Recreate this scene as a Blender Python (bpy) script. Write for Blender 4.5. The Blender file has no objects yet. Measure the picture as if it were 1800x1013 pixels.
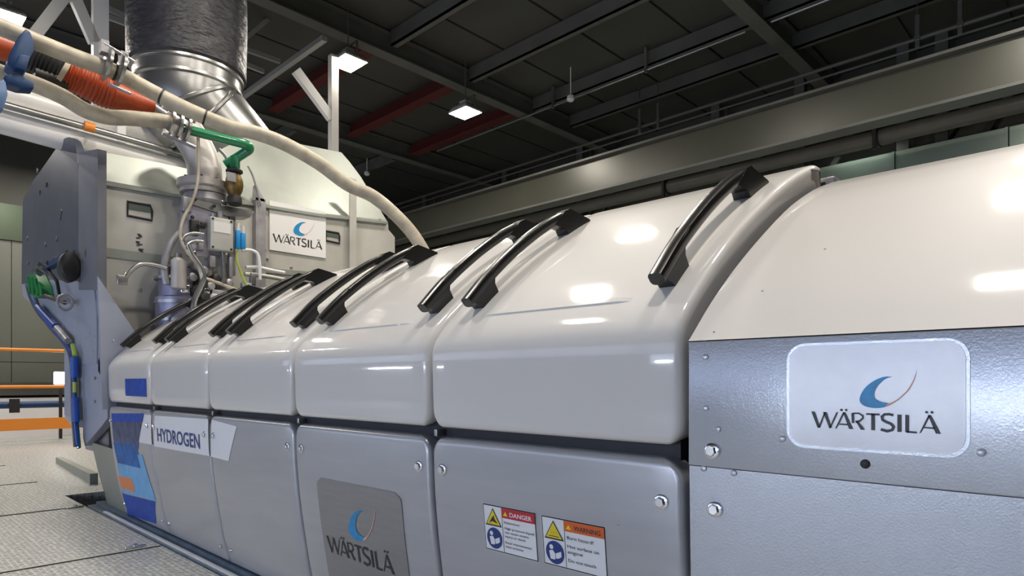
import bpy, bmesh, math, random
from mathutils import Vector, Matrix
random.seed(7)
sc = bpy.context.scene
COL = sc.collection

# ------------------------------------------------------------------ camera
FPX, VH, UC, CZ = 1130.0, 670.0, 900.0, 0.88          # focal length px, horizon row, centre column, eye height
_S = math.hypot(FPX, 1176.0); CO = FPX / _S; SI = 1176.0 / _S
cam_d = bpy.data.cameras.new('camera'); cam = bpy.data.objects.new('camera', cam_d); COL.objects.link(cam)
cam.location = (0, 0, CZ)
cam.rotation_euler = (math.pi / 2, 0, math.atan2(SI, -CO) - math.pi / 2)
cam_d.sensor_width = 36.0; cam_d.lens = FPX / 1800 * 36.0
cam_d.shift_y = (VH - 506.5) / 1800.0
cam_d.clip_start = 0.05; cam_d.clip_end = 100
sc.camera = cam

# ------------------------------------------------------------------ world, exposure
w = bpy.data.worlds.new('world'); sc.world = w; w.use_nodes = True
w.node_tree.nodes['Background'].inputs[0].default_value = (0.50, 0.55, 0.62, 1)
w.node_tree.nodes['Background'].inputs[1].default_value = 0.02
sc.view_settings.view_transform = 'Standard'; sc.view_settings.look = 'None'
sc.view_settings.exposure = 0.0; sc.view_settings.gamma = 1.0
sc.view_settings.use_curve_mapping = False

LAMP_W = 168.0          # flood lamp emission strength
LAMP_C = (1.0, 0.925, 0.82)
FILL_W = 1.7             # cool fill from unseen panes added behind the camera
FILL_C = (0.50, 0.64, 1.0)

# ------------------------------------------------------------------ measuring helpers (pixel -> point on a known plane)
def _ray(u, v):
    r = (u - UC) / FPX
    return Vector((r * SI - CO, r * CO + SI, -(v - VH) / FPX))
def AX(u, v, X):
    d = _ray(u, v); t = X / d.x
    return Vector((X, d.y * t, CZ + d.z * t))
def AY(u, v, Y):
    d = _ray(u, v); t = Y / d.y
    return Vector((d.x * t, Y, CZ + d.z * t))
def AZ(u, v, Z):
    d = _ray(u, v); t = (Z - CZ) / d.z
    return Vector((d.x * t, d.y * t, Z))

# ------------------------------------------------------------------ materials
def mat(name, col, rough=0.5, metal=0.0, coat=0.0, noise=0.0, nscale=6.0, bump=0.0, bscale=60.0, stretch=None, emit=None, estr=0.0, spec=0.5, rvar=0.0, bdist=.002):
    m = bpy.data.materials.new(name); m.use_nodes = True
    nt = m.node_tree; b = nt.nodes['Principled BSDF']
    b.inputs['Base Color'].default_value = (*col, 1); b.inputs['Roughness'].default_value = rough
    b.inputs['Metallic'].default_value = metal; b.inputs['Coat Weight'].default_value = coat
    b.inputs['Coat Roughness'].default_value = 0.06
    b.inputs['Specular IOR Level'].default_value = spec
    if emit:
        b.inputs['Emission Color'].default_value = (*emit, 1); b.inputs['Emission Strength'].default_value = estr
    if noise or bump or rvar:
        tc = nt.nodes.new('ShaderNodeTexCoord'); mp = nt.nodes.new('ShaderNodeMapping')
        if stretch: mp.inputs['Scale'].default_value = stretch
        nt.links.new(tc.outputs['Object'], mp.inputs[0])
    if noise or rvar:
        n = nt.nodes.new('ShaderNodeTexNoise'); n.inputs['Scale'].default_value = nscale; n.inputs['Detail'].default_value = 6
        nt.links.new(mp.outputs[0], n.inputs['Vector'])
    if noise:
        r = nt.nodes.new('ShaderNodeValToRGB')
        r.color_ramp.elements[0].position = 0.3; r.color_ramp.elements[1].position = 0.7
        r.color_ramp.elements[0].color = (*[c * (1 - noise) for c in col], 1)
        r.color_ramp.elements[1].color = (*[min(1, c * (1 + noise * .6)) for c in col], 1)
        nt.links.new(n.outputs['Fac'], r.inputs[0]); nt.links.new(r.outputs[0], b.inputs['Base Color'])
    if rvar:
        mr = nt.nodes.new('ShaderNodeMapRange')
        mr.inputs['To Min'].default_value = max(.02, rough - rvar); mr.inputs['To Max'].default_value = rough + rvar
        nt.links.new(n.outputs['Fac'], mr.inputs['Value']); nt.links.new(mr.outputs[0], b.inputs['Roughness'])
    if bump:
        n2 = nt.nodes.new('ShaderNodeTexNoise'); n2.inputs['Scale'].default_value = bscale; n2.inputs['Detail'].default_value = 3
        bp = nt.nodes.new('ShaderNodeBump'); bp.inputs['Strength'].default_value = bump; bp.inputs['Distance'].default_value = bdist
        nt.links.new(mp.outputs[0], n2.inputs['Vector']); nt.links.new(n2.outputs['Fac'], bp.inputs['Height'])
        nt.links.new(bp.outputs[0], b.inputs['Normal'])
    return m

M = {}
M['hood'] = mat('white_gloss_paint', (.68, .66, .63), .5, coat=.9, spec=.3)
M['cover'] = mat('pearl_grey_paint', (.43, .44, .47), .30, metal=.35, coat=.15, noise=.06, nscale=3, stretch=(1, 1, 9), bump=.05, bscale=14, rvar=.05)
M['guard'] = mat('textured_cool_lit_paint', (.46, .48, .52), .24, metal=.5, bump=.16, bscale=300)  # neutral paint; the cool light on the face is tinted into the colour
M['guardtop'] = mat('cream_gloss_paint', (.67, .645, .62), .5, coat=.9, spec=.3)
M['dark'] = mat('dark_rubber', (.012, .014, .02), .6)
M['black'] = mat('black_gloss_plastic', (.008, .008, .008), .28, coat=.2, spec=.5)
M['blackm'] = mat('black_matt', (.015, .015, .015), .55)
M['insul'] = mat('black_foil_insulation', (.03, .03, .036), .5, metal=.1, bump=1.0, bscale=6, bdist=.03, stretch=(1, 1, 2.6), noise=.3, nscale=5)
M['steel'] = mat('brushed_steel', (.38, .38, .375), .30, metal=.9, noise=.12, nscale=5, bump=.2, bscale=30)
M['chrome'] = mat('polished_steel', (.75, .75, .76), .16, metal=1.0)
M['galv'] = mat('galvanised_sheet', (.31, .33, .295), .42, metal=.35, noise=.16, nscale=3.2, bump=.12, bscale=5, rvar=.12)
M['sheet'] = mat('pale_aluminium_sheet', (.54, .53, .485), .45, metal=.25, noise=.20, nscale=2.5, bump=.1, bscale=5)
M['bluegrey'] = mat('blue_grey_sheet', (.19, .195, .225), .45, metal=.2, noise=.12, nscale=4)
M['sideshade'] = mat('shaded_blue_grey_sheet', (.085, .095, .13), .45, metal=.2, noise=.15, nscale=4)  # same sheet as the column, with shade put into the colour
M['column'] = mat('lit_blue_grey_sheet', (.36, .39, .48), .45, metal=.2, noise=.08, nscale=4)  # same sheet as the side panel, with light put into the colour
M['warm'] = mat('warm_steel', (.47, .44, .42), .42, metal=.4, noise=.15, nscale=6)
M['cast'] = mat('cast_grey_metal', (.36, .35, .37), .45, metal=.5, noise=.25, nscale=12)
M['lilac'] = mat('anodised_lilac', (.27, .26, .36), .35, metal=.5, noise=.2, nscale=10)
M['lilacg'] = mat('lilac_grey_casting', (.30, .295, .35), .45, metal=.3, noise=.35, nscale=9)
M['brass'] = mat('brass', (.20, .13, .04), .45, metal=.6, noise=.6, nscale=20)
M['green'] = mat('green_paint', (.010, .19, .075), .25, coat=.5)
M['greenb'] = mat('bright_green_plastic', (.01, .20, .05), .4)
M['beige'] = mat('beige_hose', (.46, .41, .315), .5, noise=.25, nscale=14, stretch=(1, 1, 1))
M['orange'] = mat('orange_rubber', (.36, .05, .008), .45, noise=.15, nscale=10)
M['orangep'] = mat('orange_paint', (.80, .26, .03), .45)
M['red'] = mat('dark_red_paint', (.085, .010, .008), .6)
M['blue'] = mat('blue_paint', (.004, .04, .13), .45, coat=.0, noise=.2, nscale=20)
M['bluel'] = mat('light_blue_plastic', (.02, .26, .62), .35)
M['bluec'] = mat('deep_blue_cable', (.015, .08, .42), .4)
M['yellow'] = mat('yellow_vinyl', (.80, .62, .02), .4)
M['ygreen'] = mat('yellow_green_wire', (.45, .55, .10), .5)
M['white'] = mat('white_paint', (.80, .79, .78), .4)
M['whitepost'] = mat('white_post_paint', (.62, .60, .57), .45, noise=.05)
M['strut'] = mat('grey_strut_paint', (.30, .295, .28), .5)
M['clad'] = mat('aluminium_pipe_cladding', (.88, .86, .83), .36, metal=.1, noise=.08, nscale=4)
M['decal'] = mat('white_vinyl', (.78, .79, .82), .35)
M['paledecal'] = mat('pale_vinyl', (.66, .68, .73), .32)
M['ink'] = mat('black_ink', (.018, .018, .025), .45)
M['navy'] = mat('navy_ink', (.01, .035, .20), .4)
M['logob'] = mat('logo_blue', (.01, .26, .56), .4, noise=.2, nscale=60)
M['logoo'] = mat('logo_orange', (.72, .42, .30), .4)
M['artroyal'] = mat('royal_blue_vinyl', (.008, .07, .42), .5, spec=.25, noise=.35, nscale=30)
M['artmid'] = mat('mid_blue_vinyl', (.02, .13, .42), .5, spec=.25, noise=.4, nscale=16)
M['artsky'] = mat('sky_blue_vinyl', (.18, .44, .74), .5, spec=.25, noise=.12, nscale=16)
M['artdusk'] = mat('dusky_blue_vinyl', (.09, .11, .20), .5, spec=.25, noise=.5, nscale=14)
M['artorange'] = mat('orange_vinyl', (.78, .22, .06), .35)
M['dangerred'] = mat('danger_red', (.50, .015, .03), .4)
M['warnorange'] = mat('warning_orange', (.68, .12, .015), .4)
M['plaque'] = mat('brushed_plaque', (.30, .30, .31), .36, metal=.6, noise=.06, nscale=8, stretch=(1, 1, 12))
M['plaquew'] = mat('satin_plaque', (.56, .57, .60), .27, metal=.18, noise=.04, nscale=30, bump=.06, bscale=200)
M['jbox'] = mat('grey_enamel', (.50, .50, .46), .4, noise=.08)
M['railm'] = mat('painted_rail_steel', (.16, .22, .30), .35, metal=.4, noise=.3, nscale=10)
M['beam'] = mat('grey_structural_paint', (.105, .105, .095), .45, noise=.15, nscale=3)
M['crane'] = mat('olive_grey_gloss_paint', (.065, .066, .05), .34, metal=.15, noise=.08, nscale=1.5)
M['ceil'] = mat('ceiling_sheet', (.07, .07, .064), .5, metal=.2, noise=.2, nscale=.8)
M['wall'] = mat('wall_sheet', (.06, .06, .05), .55, noise=.2, nscale=.8)
M['wallg'] = mat('green_grey_cladding', (.34, .42, .36), .30, metal=.7, noise=.1, nscale=1)
M['lens'] = mat('flood_lens', (1, 1, 1), .5, emit=LAMP_C, estr=LAMP_W)
M['small_lens'] = mat('bulkhead_lens', (1, 1, 1), .5, emit=(1, .98, .95), estr=14)
M['added_pane'] = mat('cool_fill_pane', (.5, .5, .5), .3, emit=FILL_C, estr=FILL_W)
M['added_pane_low'] = mat('cool_band_pane', (.5, .5, .5), .3, emit=(.60, .72, 1.0), estr=6.5)
M['tube'] = mat('added_tube_lens', (1, 1, 1), .5, emit=(.80, .87, 1.0), estr=110)

def grating_mat():
    m = bpy.data.materials.new('steel_grating'); m.use_nodes = True; nt = m.node_tree
    b = nt.nodes['Principled BSDF']; L = nt.links.new
    tc = nt.nodes.new('ShaderNodeTexCoord')
    br = nt.nodes.new('ShaderNodeTexBrick')
    br.inputs['Scale'].default_value = 1.0
    br.inputs['Brick Width'].default_value = 0.052; br.inputs['Row Height'].default_value = 0.024
    br.inputs['Mortar Size'].default_value = 0.0045; br.inputs['Mortar Smooth'].default_value = .2
    br.inputs['Color1'].default_value = (.24, .24, .235, 1); br.inputs['Color2'].default_value = (.34, .34, .33, 1)
    br.inputs['Mortar'].default_value = (.85, .85, .81, 1)
    L(tc.outputs['Object'], br.inputs['Vector'])
    n = nt.nodes.new('ShaderNodeTexNoise'); n.inputs['Scale'].default_value = 42; n.inputs['Detail'].default_value = 4
    L(tc.outputs['Object'], n.inputs['Vector'])
    r = nt.nodes.new('ShaderNodeValToRGB'); r.color_ramp.elements[0].position = .38; r.color_ramp.elements[1].position = .62
    r.color_ramp.elements[0].color = (.30, .31, .31, 1); r.color_ramp.elements[1].color = (.74, .74, .71, 1)
    L(n.outputs['Fac'], r.inputs[0])
    mx = nt.nodes.new('ShaderNodeMix'); mx.data_type = 'RGBA'; mx.inputs['Factor'].default_value = .68
    L(br.outputs['Color'], mx.inputs['A']); L(r.outputs[0], mx.inputs['B'])
    L(mx.outputs['Result'], b.inputs['Base Color'])
    bp = nt.nodes.new('ShaderNodeBump'); bp.inputs['Strength'].default_value = .7; bp.inputs['Distance'].default_value = .006
    L(br.outputs['Fac'], bp.inputs['Height']); L(bp.outputs[0], b.inputs['Normal'])
    b.inputs['Roughness'].default_value = .42; b.inputs['Metallic'].default_value = .35
    return m
M['grating'] = grating_mat()

# ------------------------------------------------------------------ mesh collector
class MB:
    def __init__(s): s.v = []; s.f = []; s.sm = []
    def add(s, vs, fs, smooth=False):
        o = len(s.v); s.v += [Vector(p) for p in vs]
        for f in fs: s.f.append([i + o for i in f]); s.sm.append(smooth)
        return s
    def box(s, a, b, bev=0.0):
        (x0, y0, z0), (x1, y1, z1) = [sorted(t) for t in zip(a, b)][0:0] or (tuple(map(min, zip(a, b))), tuple(map(max, zip(a, b))))
        if bev <= 0:
            vs = [(x, y, z) for x in (x0, x1) for y in (y0, y1) for z in (z0, z1)]
            return s.add(vs, [(0, 1, 3, 2), (4, 6, 7, 5), (0, 4, 5, 1), (2, 3, 7, 6), (0, 2, 6, 4), (1, 5, 7, 3)])
        bm = bmesh.new(); bmesh.ops.create_cube(bm, size=1)
        for v in bm.verts: v.co = Vector(((x0 + x1) / 2 + v.co.x * (x1 - x0), (y0 + y1) / 2 + v.co.y * (y1 - y0), (z0 + z1) / 2 + v.co.z * (z1 - z0)))
        bmesh.ops.bevel(bm, geom=bm.edges[:], offset=bev, segments=3, profile=.5, affect='EDGES')
        bm.verts.index_update()
        s.add([v.co.copy() for v in bm.verts], [[v.index for v in f.verts] for f in bm.faces], False); bm.free(); return s
    def prism(s, poly, off, smooth=False):
        n = len(poly); off = Vector(off); P = [Vector(p) for p in poly]
        s.add(P + [p + off for p in P], [list(range(n))[::-1], list(range(n, 2 * n))] + [(i, (i + 1) % n, n + (i + 1) % n, n + i) for i in range(n)], smooth)
        return s
    def tube(s, path, r, seg=14, caps=True, closed=False):
        P = [Vector(p) for p in path]; n = len(P)
        R = r if callable(r) else (lambda t: r) if not isinstance(r, (list, tuple)) else (lambda t: r[min(n - 1, int(round(t * (n - 1))))])
        tan = []
        for i in range(n):
            a = P[(i - 1) % n] if closed else P[max(0, i - 1)]; b = P[(i + 1) % n] if closed else P[min(n - 1, i + 1)]
            tan.append((b - a).normalized())
        up = Vector((0, 0, 1)) if abs(tan[0].z) < .9 else Vector((1, 0, 0))
        nrm = (up - tan[0] * up.dot(tan[0])).normalized(); vs = []
        for i in range(n):
            nrm = (nrm - tan[i] * nrm.dot(tan[i])).normalized(); bi = tan[i].cross(nrm)
            rr = R(i / max(1, n - 1))
            for k in range(seg):
                a = 2 * math.pi * k / seg
                vs.append(P[i] + nrm * math.cos(a) * rr + bi * math.sin(a) * rr)
        fs = []
        for i in range(n if closed else n - 1):
            j = (i + 1) % n
            for k in range(seg):
                fs.append((i * seg + k, i * seg + (k + 1) % seg, j * seg + (k + 1) % seg, j * seg + k))
        s.add(vs, fs, True)
        if caps and not closed:
            s.add(vs[:seg], [list(range(seg))[::-1]]); s.add(vs[-seg:], [list(range(seg))])
        return s
    def cyl(s, a, b, r, seg=20): return s.tube([a, b], r, seg)
    def loft(s, secs, smooth=True, caps=True):
        n = len(secs[0]); vs = [p for q in secs for p in q]; fs = []
        for i in range(len(secs) - 1):
            for k in range(n): fs.append((i * n + k, i * n + (k + 1) % n, (i + 1) * n + (k + 1) % n, (i + 1) * n + k))
        s.add(vs, fs, smooth)
        if caps: s.add(secs[0], [list(range(n))[::-1]]); s.add(secs[-1], [list(range(n))])
        return s
    def build(s, name, material, parent=None, loc=None):
        if loc is None:
            if parent is None:
                xs = [p.x for p in s.v]; ys = [p.y for p in s.v]; zs = [p.z for p in s.v]
                loc = Vector(((min(xs) + max(xs)) / 2, (min(ys) + max(ys)) / 2, min(zs)))
            else:
                loc = Vector((0, 0, 0)); q = parent
                while q: loc += q.location; q = q.parent
        loc = Vector(loc)
        me = bpy.data.meshes.new(name)
        me.from_pydata([tuple(p - loc) for p in s.v], [], s.f)
        me.polygons.foreach_set('use_smooth', s.sm)
        me.materials.append(material); me.update()
        bm = bmesh.new(); bm.from_mesh(me); bmesh.ops.remove_doubles(bm, verts=bm.verts, dist=1e-5)
        bmesh.ops.recalc_face_normals(bm, faces=bm.faces); bm.to_mesh(me); bm.free()
        try: me.set_sharp_from_angle(angle=math.radians(40))
        except Exception: pass
        o = bpy.data.objects.new(name, me); COL.objects.link(o)
        if parent is None: o.location = loc
        else: o.parent = parent
        return o

def thing(name, label, cat, loc, group=None):
    o = bpy.data.objects.new(name, None); COL.objects.link(o); o.empty_display_size = .05
    o.location = loc; o['label'] = label; o['category'] = cat
    if group: o['group'] = group
    return o
def tag(o, label, cat, group=None, kind=None):
    o['label'] = label; o['category'] = cat
    if group: o['group'] = group
    if kind: o['kind'] = kind
    return o
def struct(name, mb, m):
    o = mb.build(name, m); o['kind'] = 'structure'; return o
def plabel(o, label): o['label'] = label; return o

def crom(pts, n):
    P = [Vector(p) for p in pts]; P = [P[0] * 2 - P[1]] + P + [P[-1] * 2 - P[-2]]; out = []
    for i in range(1, len(P) - 2):
        for k in range(n):
            t = k / n; a, b, c, d = P[i - 1:i + 3]
            out.append(.5 * ((2 * b) + (c - a) * t + (2 * a - 5 * b + 4 * c - d) * t * t + (3 * b - a - 3 * c + d) * t ** 3))
    out.append(P[-2]); return out

def text_polys(s, bold=False):
    """2D polygons of a string in the built-in font, normalised: x from 0 to width, baseline y=0, cap height 1."""
    cu = bpy.data.curves.new('txt', 'FONT'); cu.body = s; cu.size = 1; cu.resolution_u = 3
    if bold: cu.offset = .018
    o = bpy.data.objects.new('txt', cu); COL.objects.link(o)
    dg = bpy.context.evaluated_depsgraph_get(); me = o.evaluated_get(dg).to_mesh()
    vs = [(v.co.x, v.co.y) for v in me.vertices]; fs = [list(p.vertices) for p in me.polygons]
    o.evaluated_get(dg).to_mesh_clear(); bpy.data.objects.remove(o); bpy.data.curves.remove(cu)
    return vs, fs
def text_mb(s, fmap, x0, y0, width, height, bold=False):
    vs, fs = text_polys(s, bold)
    mx = max(v[0] for v in vs); mn = min(v[0] for v in vs); h = 0.73
    mb = MB(); mb.add([fmap(x0 + (v[0] - mn) / (mx - mn) * width, y0 + v[1] / h * height) for v in vs], fs); return mb

# ------------------------------------------------------------------ brand lettering as tapered strokes (cap height 1)
def _tx(zx): return 6.6 * (1 / 1704 - 1 / (1380 + zx / 5.294 + 276)) / 6.818e-5
def _gy(zx, zy):
    base = 852 + (zx - 300) * .032; cap = 693 + (zx - 260) * .022
    return (base - zy) / (base - cap)
def brand_strokes():
    g = lambda *p: [(_tx(a), _gy(a, b)) for a, b in p]
    S = []
    S.append((g((262, 693), (318, 850)), .17, .13)); S.append((g((318, 850), (375, 697)), .07, .07))
    S.append((g((372, 697), (425, 848)), .17, .13)); S.append((g((420, 852), (488, 697)), .07, .07))
    S.append((g((475, 855), (552, 697)), .06, .09)); S.append((g((552, 697), (618, 857)), .11, .19)); S.append((g((508, 812), (590, 815)), .07, .08))
    S.append((g((632, 705), (636, 800)), .12, .10))
    S.append((g((632, 708), (690, 706), (725, 728), (728, 752), (700, 778), (660, 788)), .08, .10)); S.append((g((672, 782), (728, 862)), .11, .19))
    S.append((g((758, 712), (884, 716)), .09, .09)); S.append((g((822, 714), (822, 864)), .16, .16))
    S.append((g((1012, 722), (975, 712), (930, 714), (905, 735), (910, 765), (945, 785), (990, 802), (1015, 830), (1000, 860), (955, 872), (895, 855)), .12, .14))
    S.append((g((1068, 715), (1068, 877)), .17, .17))
    S.append((g((1140, 716), (1140, 877)), .15, .15)); S.append((g((1135, 874), (1232, 880)), .10, .08))
    S.append((g((1262, 884), (1350, 716)), .06, .09)); S.append((g((1348, 716), (1432, 888)), .12, .20)); S.append((g((1298, 832), (1400, 838)), .07, .08))
    D = [g((527, 676))[0], g((572, 677))[0], g((1322, 690))[0], g((1372, 691))[0]]
    return S, D
def brand_mb(fmap, sc_, ox=0, oy=0):
    mb = MB(); S, D = brand_strokes()
    for pts, w0, w1 in S:
        n = len(pts); L = []; R_ = []
        for i, p in enumerate(pts):
            a = pts[max(0, i - 1)]; b = pts[min(n - 1, i + 1)]
            dx, dy = b[0] - a[0], b[1] - a[1]; l = math.hypot(dx, dy) or 1
            ww = (w0 + (w1 - w0) * i / (n - 1)) * .57 + .004
            if n == 2 and abs(dy) > .3 * abs(dx): nx, ny = ww * 1.0, 0      # slanted stems keep flat feet
            else: nx, ny = -dy / l * ww, dx / l * ww
            L.append((p[0] + nx, p[1] + ny)); R_.append((p[0] - nx, p[1] - ny))
        for i in range(n - 1):
            q = [L[i], L[i + 1], R_[i + 1], R_[i]]
            mb.add([fmap(ox + a * sc_, oy + b * sc_) for a, b in q], [(0, 1, 2, 3)])
    for c in D:
        mb.add([fmap(ox + (c[0] + .075 * math.cos(k * math.pi / 4)) * sc_, oy + (c[1] + .075 * math.sin(k * math.pi / 4)) * sc_) for k in range(8)], [list(range(8))])
    return mb
OUT = [(4.35, 3.12), (3.9, 3.1), (3.4, 2.87), (2.95, 2.47), (2.7, 2.0), (2.68, 1.65), (2.95, 1.4), (3.5, 1.3), (4.1, 1.42), (4.65, 1.8), (5.15, 2.35), (5.42, 2.9), (5.54, 3.4)]
INN = [(4.35, 3.11), (4.0, 2.98), (3.7, 2.7), (3.5, 2.4), (3.42, 2.1), (3.48, 1.87), (3.68, 1.72), (3.95, 1.64), (4.28, 1.64), (4.71, 1.93), (5.12, 2.42), (5.39, 2.93), (5.525, 3.4)]
def swoosh_mb(fmap, sc_, part, ox=0, oy=0):
    o_ = crom([(a, b, 0) for a, b in OUT], 4); i_ = crom([(a, b, 0) for a, b in INN], 4); mb = MB()
    rng = range(0, 31) if part == 0 else range(31, len(o_) - 1)
    for k in rng:
        mb.add([fmap(ox + p.x * sc_, oy + p.y * sc_) for p in (o_[k], o_[k + 1], i_[k + 1], i_[k])], [(0, 1, 2, 3)])
    return mb

# ------------------------------------------------------------------ room
b = MB(); b.box((-13.8, -5, -.06), (4.5, 1.18, 0)); b.box((-13.8, 3.6, -.06), (4.5, 10.1, 0)); b.box((-13.8, 1.18, -.06), (-5.9, 3.6, 0))
b.box((-5.9, 1.18, -.5), (4.5, 3.6, -.45))
struct('floor', b, M['grating'])
b = MB()
for i in range(19):                                   # corrugated roof sheets
    x0 = -14 + i * 1.0
    b.box((x0, -5.2, 5.3), (x0 + .96, 10.1, 5.36)); b.box((x0 + .96, -5.2, 5.33), (x0 + 1.0, 10.1, 5.36))
struct('ceiling', b, M['ceil'])
b = MB(); b.box((-14, -5.2, -.5), (4.8, -5, 5.3)); struct('wall_front', b, M['wall'])
b = MB(); b.box((4.5, -5.2, -.5), (4.7, 10.1, 5.3)); struct('wall_right', b, M['wall'])
b = MB(); b.box((-14, 9.98, -.5), (4.8, 10.1, 5.3)); struct('wall_back', b, M['wall'])
b = MB()
for i in range(16):
    x0 = -14 + i * 1.18
    b.box((x0, 9.5, -.5), (x0 + 1.17, 9.62, 3.87)); b.box((x0 + 1.14, 9.48, -.5), (x0 + 1.17, 9.5, 3.87))
o = b.build('wall_back_cladding', M['wallg']); o['kind'] = 'structure'
b = MB(); b.box((-14, -5.2, 3.9), (-13.8, 10.1, 5.3)); struct('wall_left', b, M['wall'])
b = MB()
for i in range(15):
    b.box((-13.9, -5 + i, -.5), (-13.78, -5 + i + .99, 1.2)); b.box((-13.9, -5 + i, 1.21), (-13.78, -5 + i + .99, 3.28)); 
o = b.build('wall_left_cladding', mat('dull_green_cladding', (.16, .17, .145), .38, metal=.4, noise=.1, nscale=1)); o['kind'] = 'structure'
b = MB()
for i in range(8):
    x0 = -13.6 + i * 2.25
    b.box((x0, -4.99, 1.22), (x0 + 2.1, -4.96, 2.5))
struct('added_pane_2', b, M['added_pane'])  # unseen glowing panes added behind the camera for cool fill
b = MB(); b.box((-4.3, -4.99, .66), (-1.8, -4.96, 1.06)); b.box((-1.7, -4.99, .66), (.8, -4.96, 1.06))
struct('added_pane_1', b, M['added_pane_low'])  # unseen low panes added for the bright band on the guard face

b = MB(); b.box((-13.9, -5, 3.32), (-13.78, 10.1, 3.9)); b.box((-13.9, -5, 3.28), (-13.74, 10.1, 3.32)); o = b.build('wall_left_upper_cladding', mat('dark_green_cladding', (.075, .10, .07), .3, metal=.6)); o['kind'] = 'structure'
t = thing('added_glow_lamp', 'added strip lamp, unseen behind the wall pipe, lighting the green cladding above the end guard', 'lamp', (-2.6, 9.42, 4.03))  # lamp added out of view to make the glow on the cladding
b = MB(); b.box((-2.95, 9.36, 4.025), (-2.3, 9.46, 4.032)); b.build('lens', mat('glow_strip_lens', (1, 1, 1), .5, emit=(.92, 1, .90), estr=16), t)
b = MB(); b.box((-3.0, 9.35, 4.033), (-2.25, 9.66, 4.06)); b.build('housing', M['beam'], t)
# floor seams: thin dark joints and light edge bars between the grating panels
for i, xs in enumerate((-2.17, -3.735, -5.3, -6.865, -8.43)):
    b = MB(); b.box((xs - .012, -4.9, .001), (xs + .012, 1.17 if xs > -5.8 else 1.17, .004))
    o = b.build('trim_%d' % (i + 1), M['sheet'] if i % 2 else M['steel']); o['kind'] = 'structure'
    b = MB(); b.box((xs + .013, -4.9, .001), (xs + .019, 1.17, .0045))
    o = b.build('trim_%d' % (i + 11), M['blackm']); o['kind'] = 'structure'
for (u, v), lab in (((132, 893), 'flat steel grating clip on the farther grating joint'), ((238, 964), 'flat steel grating clip on the joint nearest the camera')):
    p = AZ(u, v, 0); b = MB(); b.box(p + Vector((-.012, -.05, .004)), p + Vector((.012, .05, .012)), .003); b.cyl(p + Vector((0, 0, .012)), p + Vector((0, 0, .02)), .012)
    tag(b.build('grating_clip', M['chrome']), lab, 'clip', 'grating clips')

# ------------------------------------------------------------------ roof steel
def ibeam(mb, axis, c, z0, z1, a, bb, w=.2, tf=.018):
    def bx(p0, p1, q0, q1):
        if axis == 'Y': mb.box((c + p0, a, q0), (c + p1, bb, q1))
        else: mb.box((a, c + p0, q0), (bb, c + p1, q1))
    bx(-w / 2, w / 2, z0, z0 + tf); bx(-w / 2, w / 2, z1 - tf, z1); bx(-.006, .006, z0 + tf, z1 - tf)
for x, lab in ((-9.75, 'far dark roof beam crossing the hall beyond the red purlins'), (-6.8, 'grey roof beam carrying the two lit flood lamps'), (-3.1, 'grey roof beam crossing above the hood nearest the metal end guard'), (.6, 'roof beam above the end guard')):
    b = MB(); ibeam(b, 'Y', x, 5.0, 5.28, -5, 9.95, w=.17)
    root = b.build('roof_beam', M['beam']); tag(root, lab, 'beam', 'roof beams across the hall')
purl = [(1.9, 'roof purlin crossing the hall beside the black duct'), (4.82, 'roof purlin above the first visible flood lamp'), (6.15, 'middle roof purlin between the flood lamps and the cable conduit'), (7.5, 'roof purlin just beyond the long conduit'), (8.4, 'last roof purlin before the far wall')]
for y, lab in purl:
    b = MB(); b.box((-6.7, y - .05, 5.10), (4.4, y - .02, 5.29)); b.box((-6.7, y - .05, 5.10), (4.4, y + .05, 5.115)); b.box((-6.7, y + .045, 5.10), (4.4, y + .05, 5.14))
    tag(b.build('roof_purlin', M['beam']), lab, 'purlin', 'roof purlins')
for y, lab in ((3.0, 'dark red purlin partly behind the black duct'), (4.65, 'dark red purlin behind the white post'), (6.04, 'dark red purlin between the two flood lamps'), (7.35, 'dark red purlin beyond the farther flood lamp')):
    b = MB(); b.box((-9.65, y - .09, 5.08), (-6.9, y + .09, 5.1)); b.box((-9.65, y - .01, 5.1), (-6.9, y + .01, 5.29))
    tag(b.build('red_purlin', M['red']), lab, 'purlin', 'dark red purlins')
for y, lab in ((3.3, 'thin far purlin near the duct'), (5.3, 'thin far purlin left of the far roof corner'), (7.3, 'thin far purlin at the far wall')):
    b = MB(); b.box((-13.7, y - .04, 5.1), (-10.15, y + .04, 5.28)); tag(b.build('roof_purlin', M['beam']), lab, 'purlin', 'roof purlins')

# conduit with clips under the roof, and detectors
def conduit(name, pts, r, lab, m='beam', clips=()):
    t = thing(name, lab, 'conduit', pts[0])
    b = MB(); b.tube(pts, r, 8); b.build('tube', M[m], t)
    for c in clips:
        b = MB(); b.box(Vector(c) + Vector((-.02, -.02, -.03)), Vector(c) + Vector((.02, .02, .30))); b.build('clip', M[m], t)
conduit('cable_conduit', [(-8.9, 7.34, 4.98), (-3.25, 7.34, 4.98)], .013, 'thin pale conduit running under the roof past the small white detector', 'steel', [(-6.2, 7.34, 4.98), (-4.6, 7.34, 4.98)])
conduit('cable_conduit', [(-2.95, 7.34, 4.98), (2.5, 7.34, 4.98)], .013, 'short thin conduit at the top right beyond the roof beam', 'steel', [(-2.0, 7.34, 4.98)])
conduit('cable_conduit', [(-12, 8.0, 4.56), (4, 8.0, 4.56)], .022, 'long pipe pair member hung above the crane rail, upper one', 'beam')
conduit('cable_conduit', [(-12, 8.05, 4.48), (4, 8.05, 4.48)], .014, 'thinner pipe hung just below the long pipe above the crane rail', 'beam')
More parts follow.
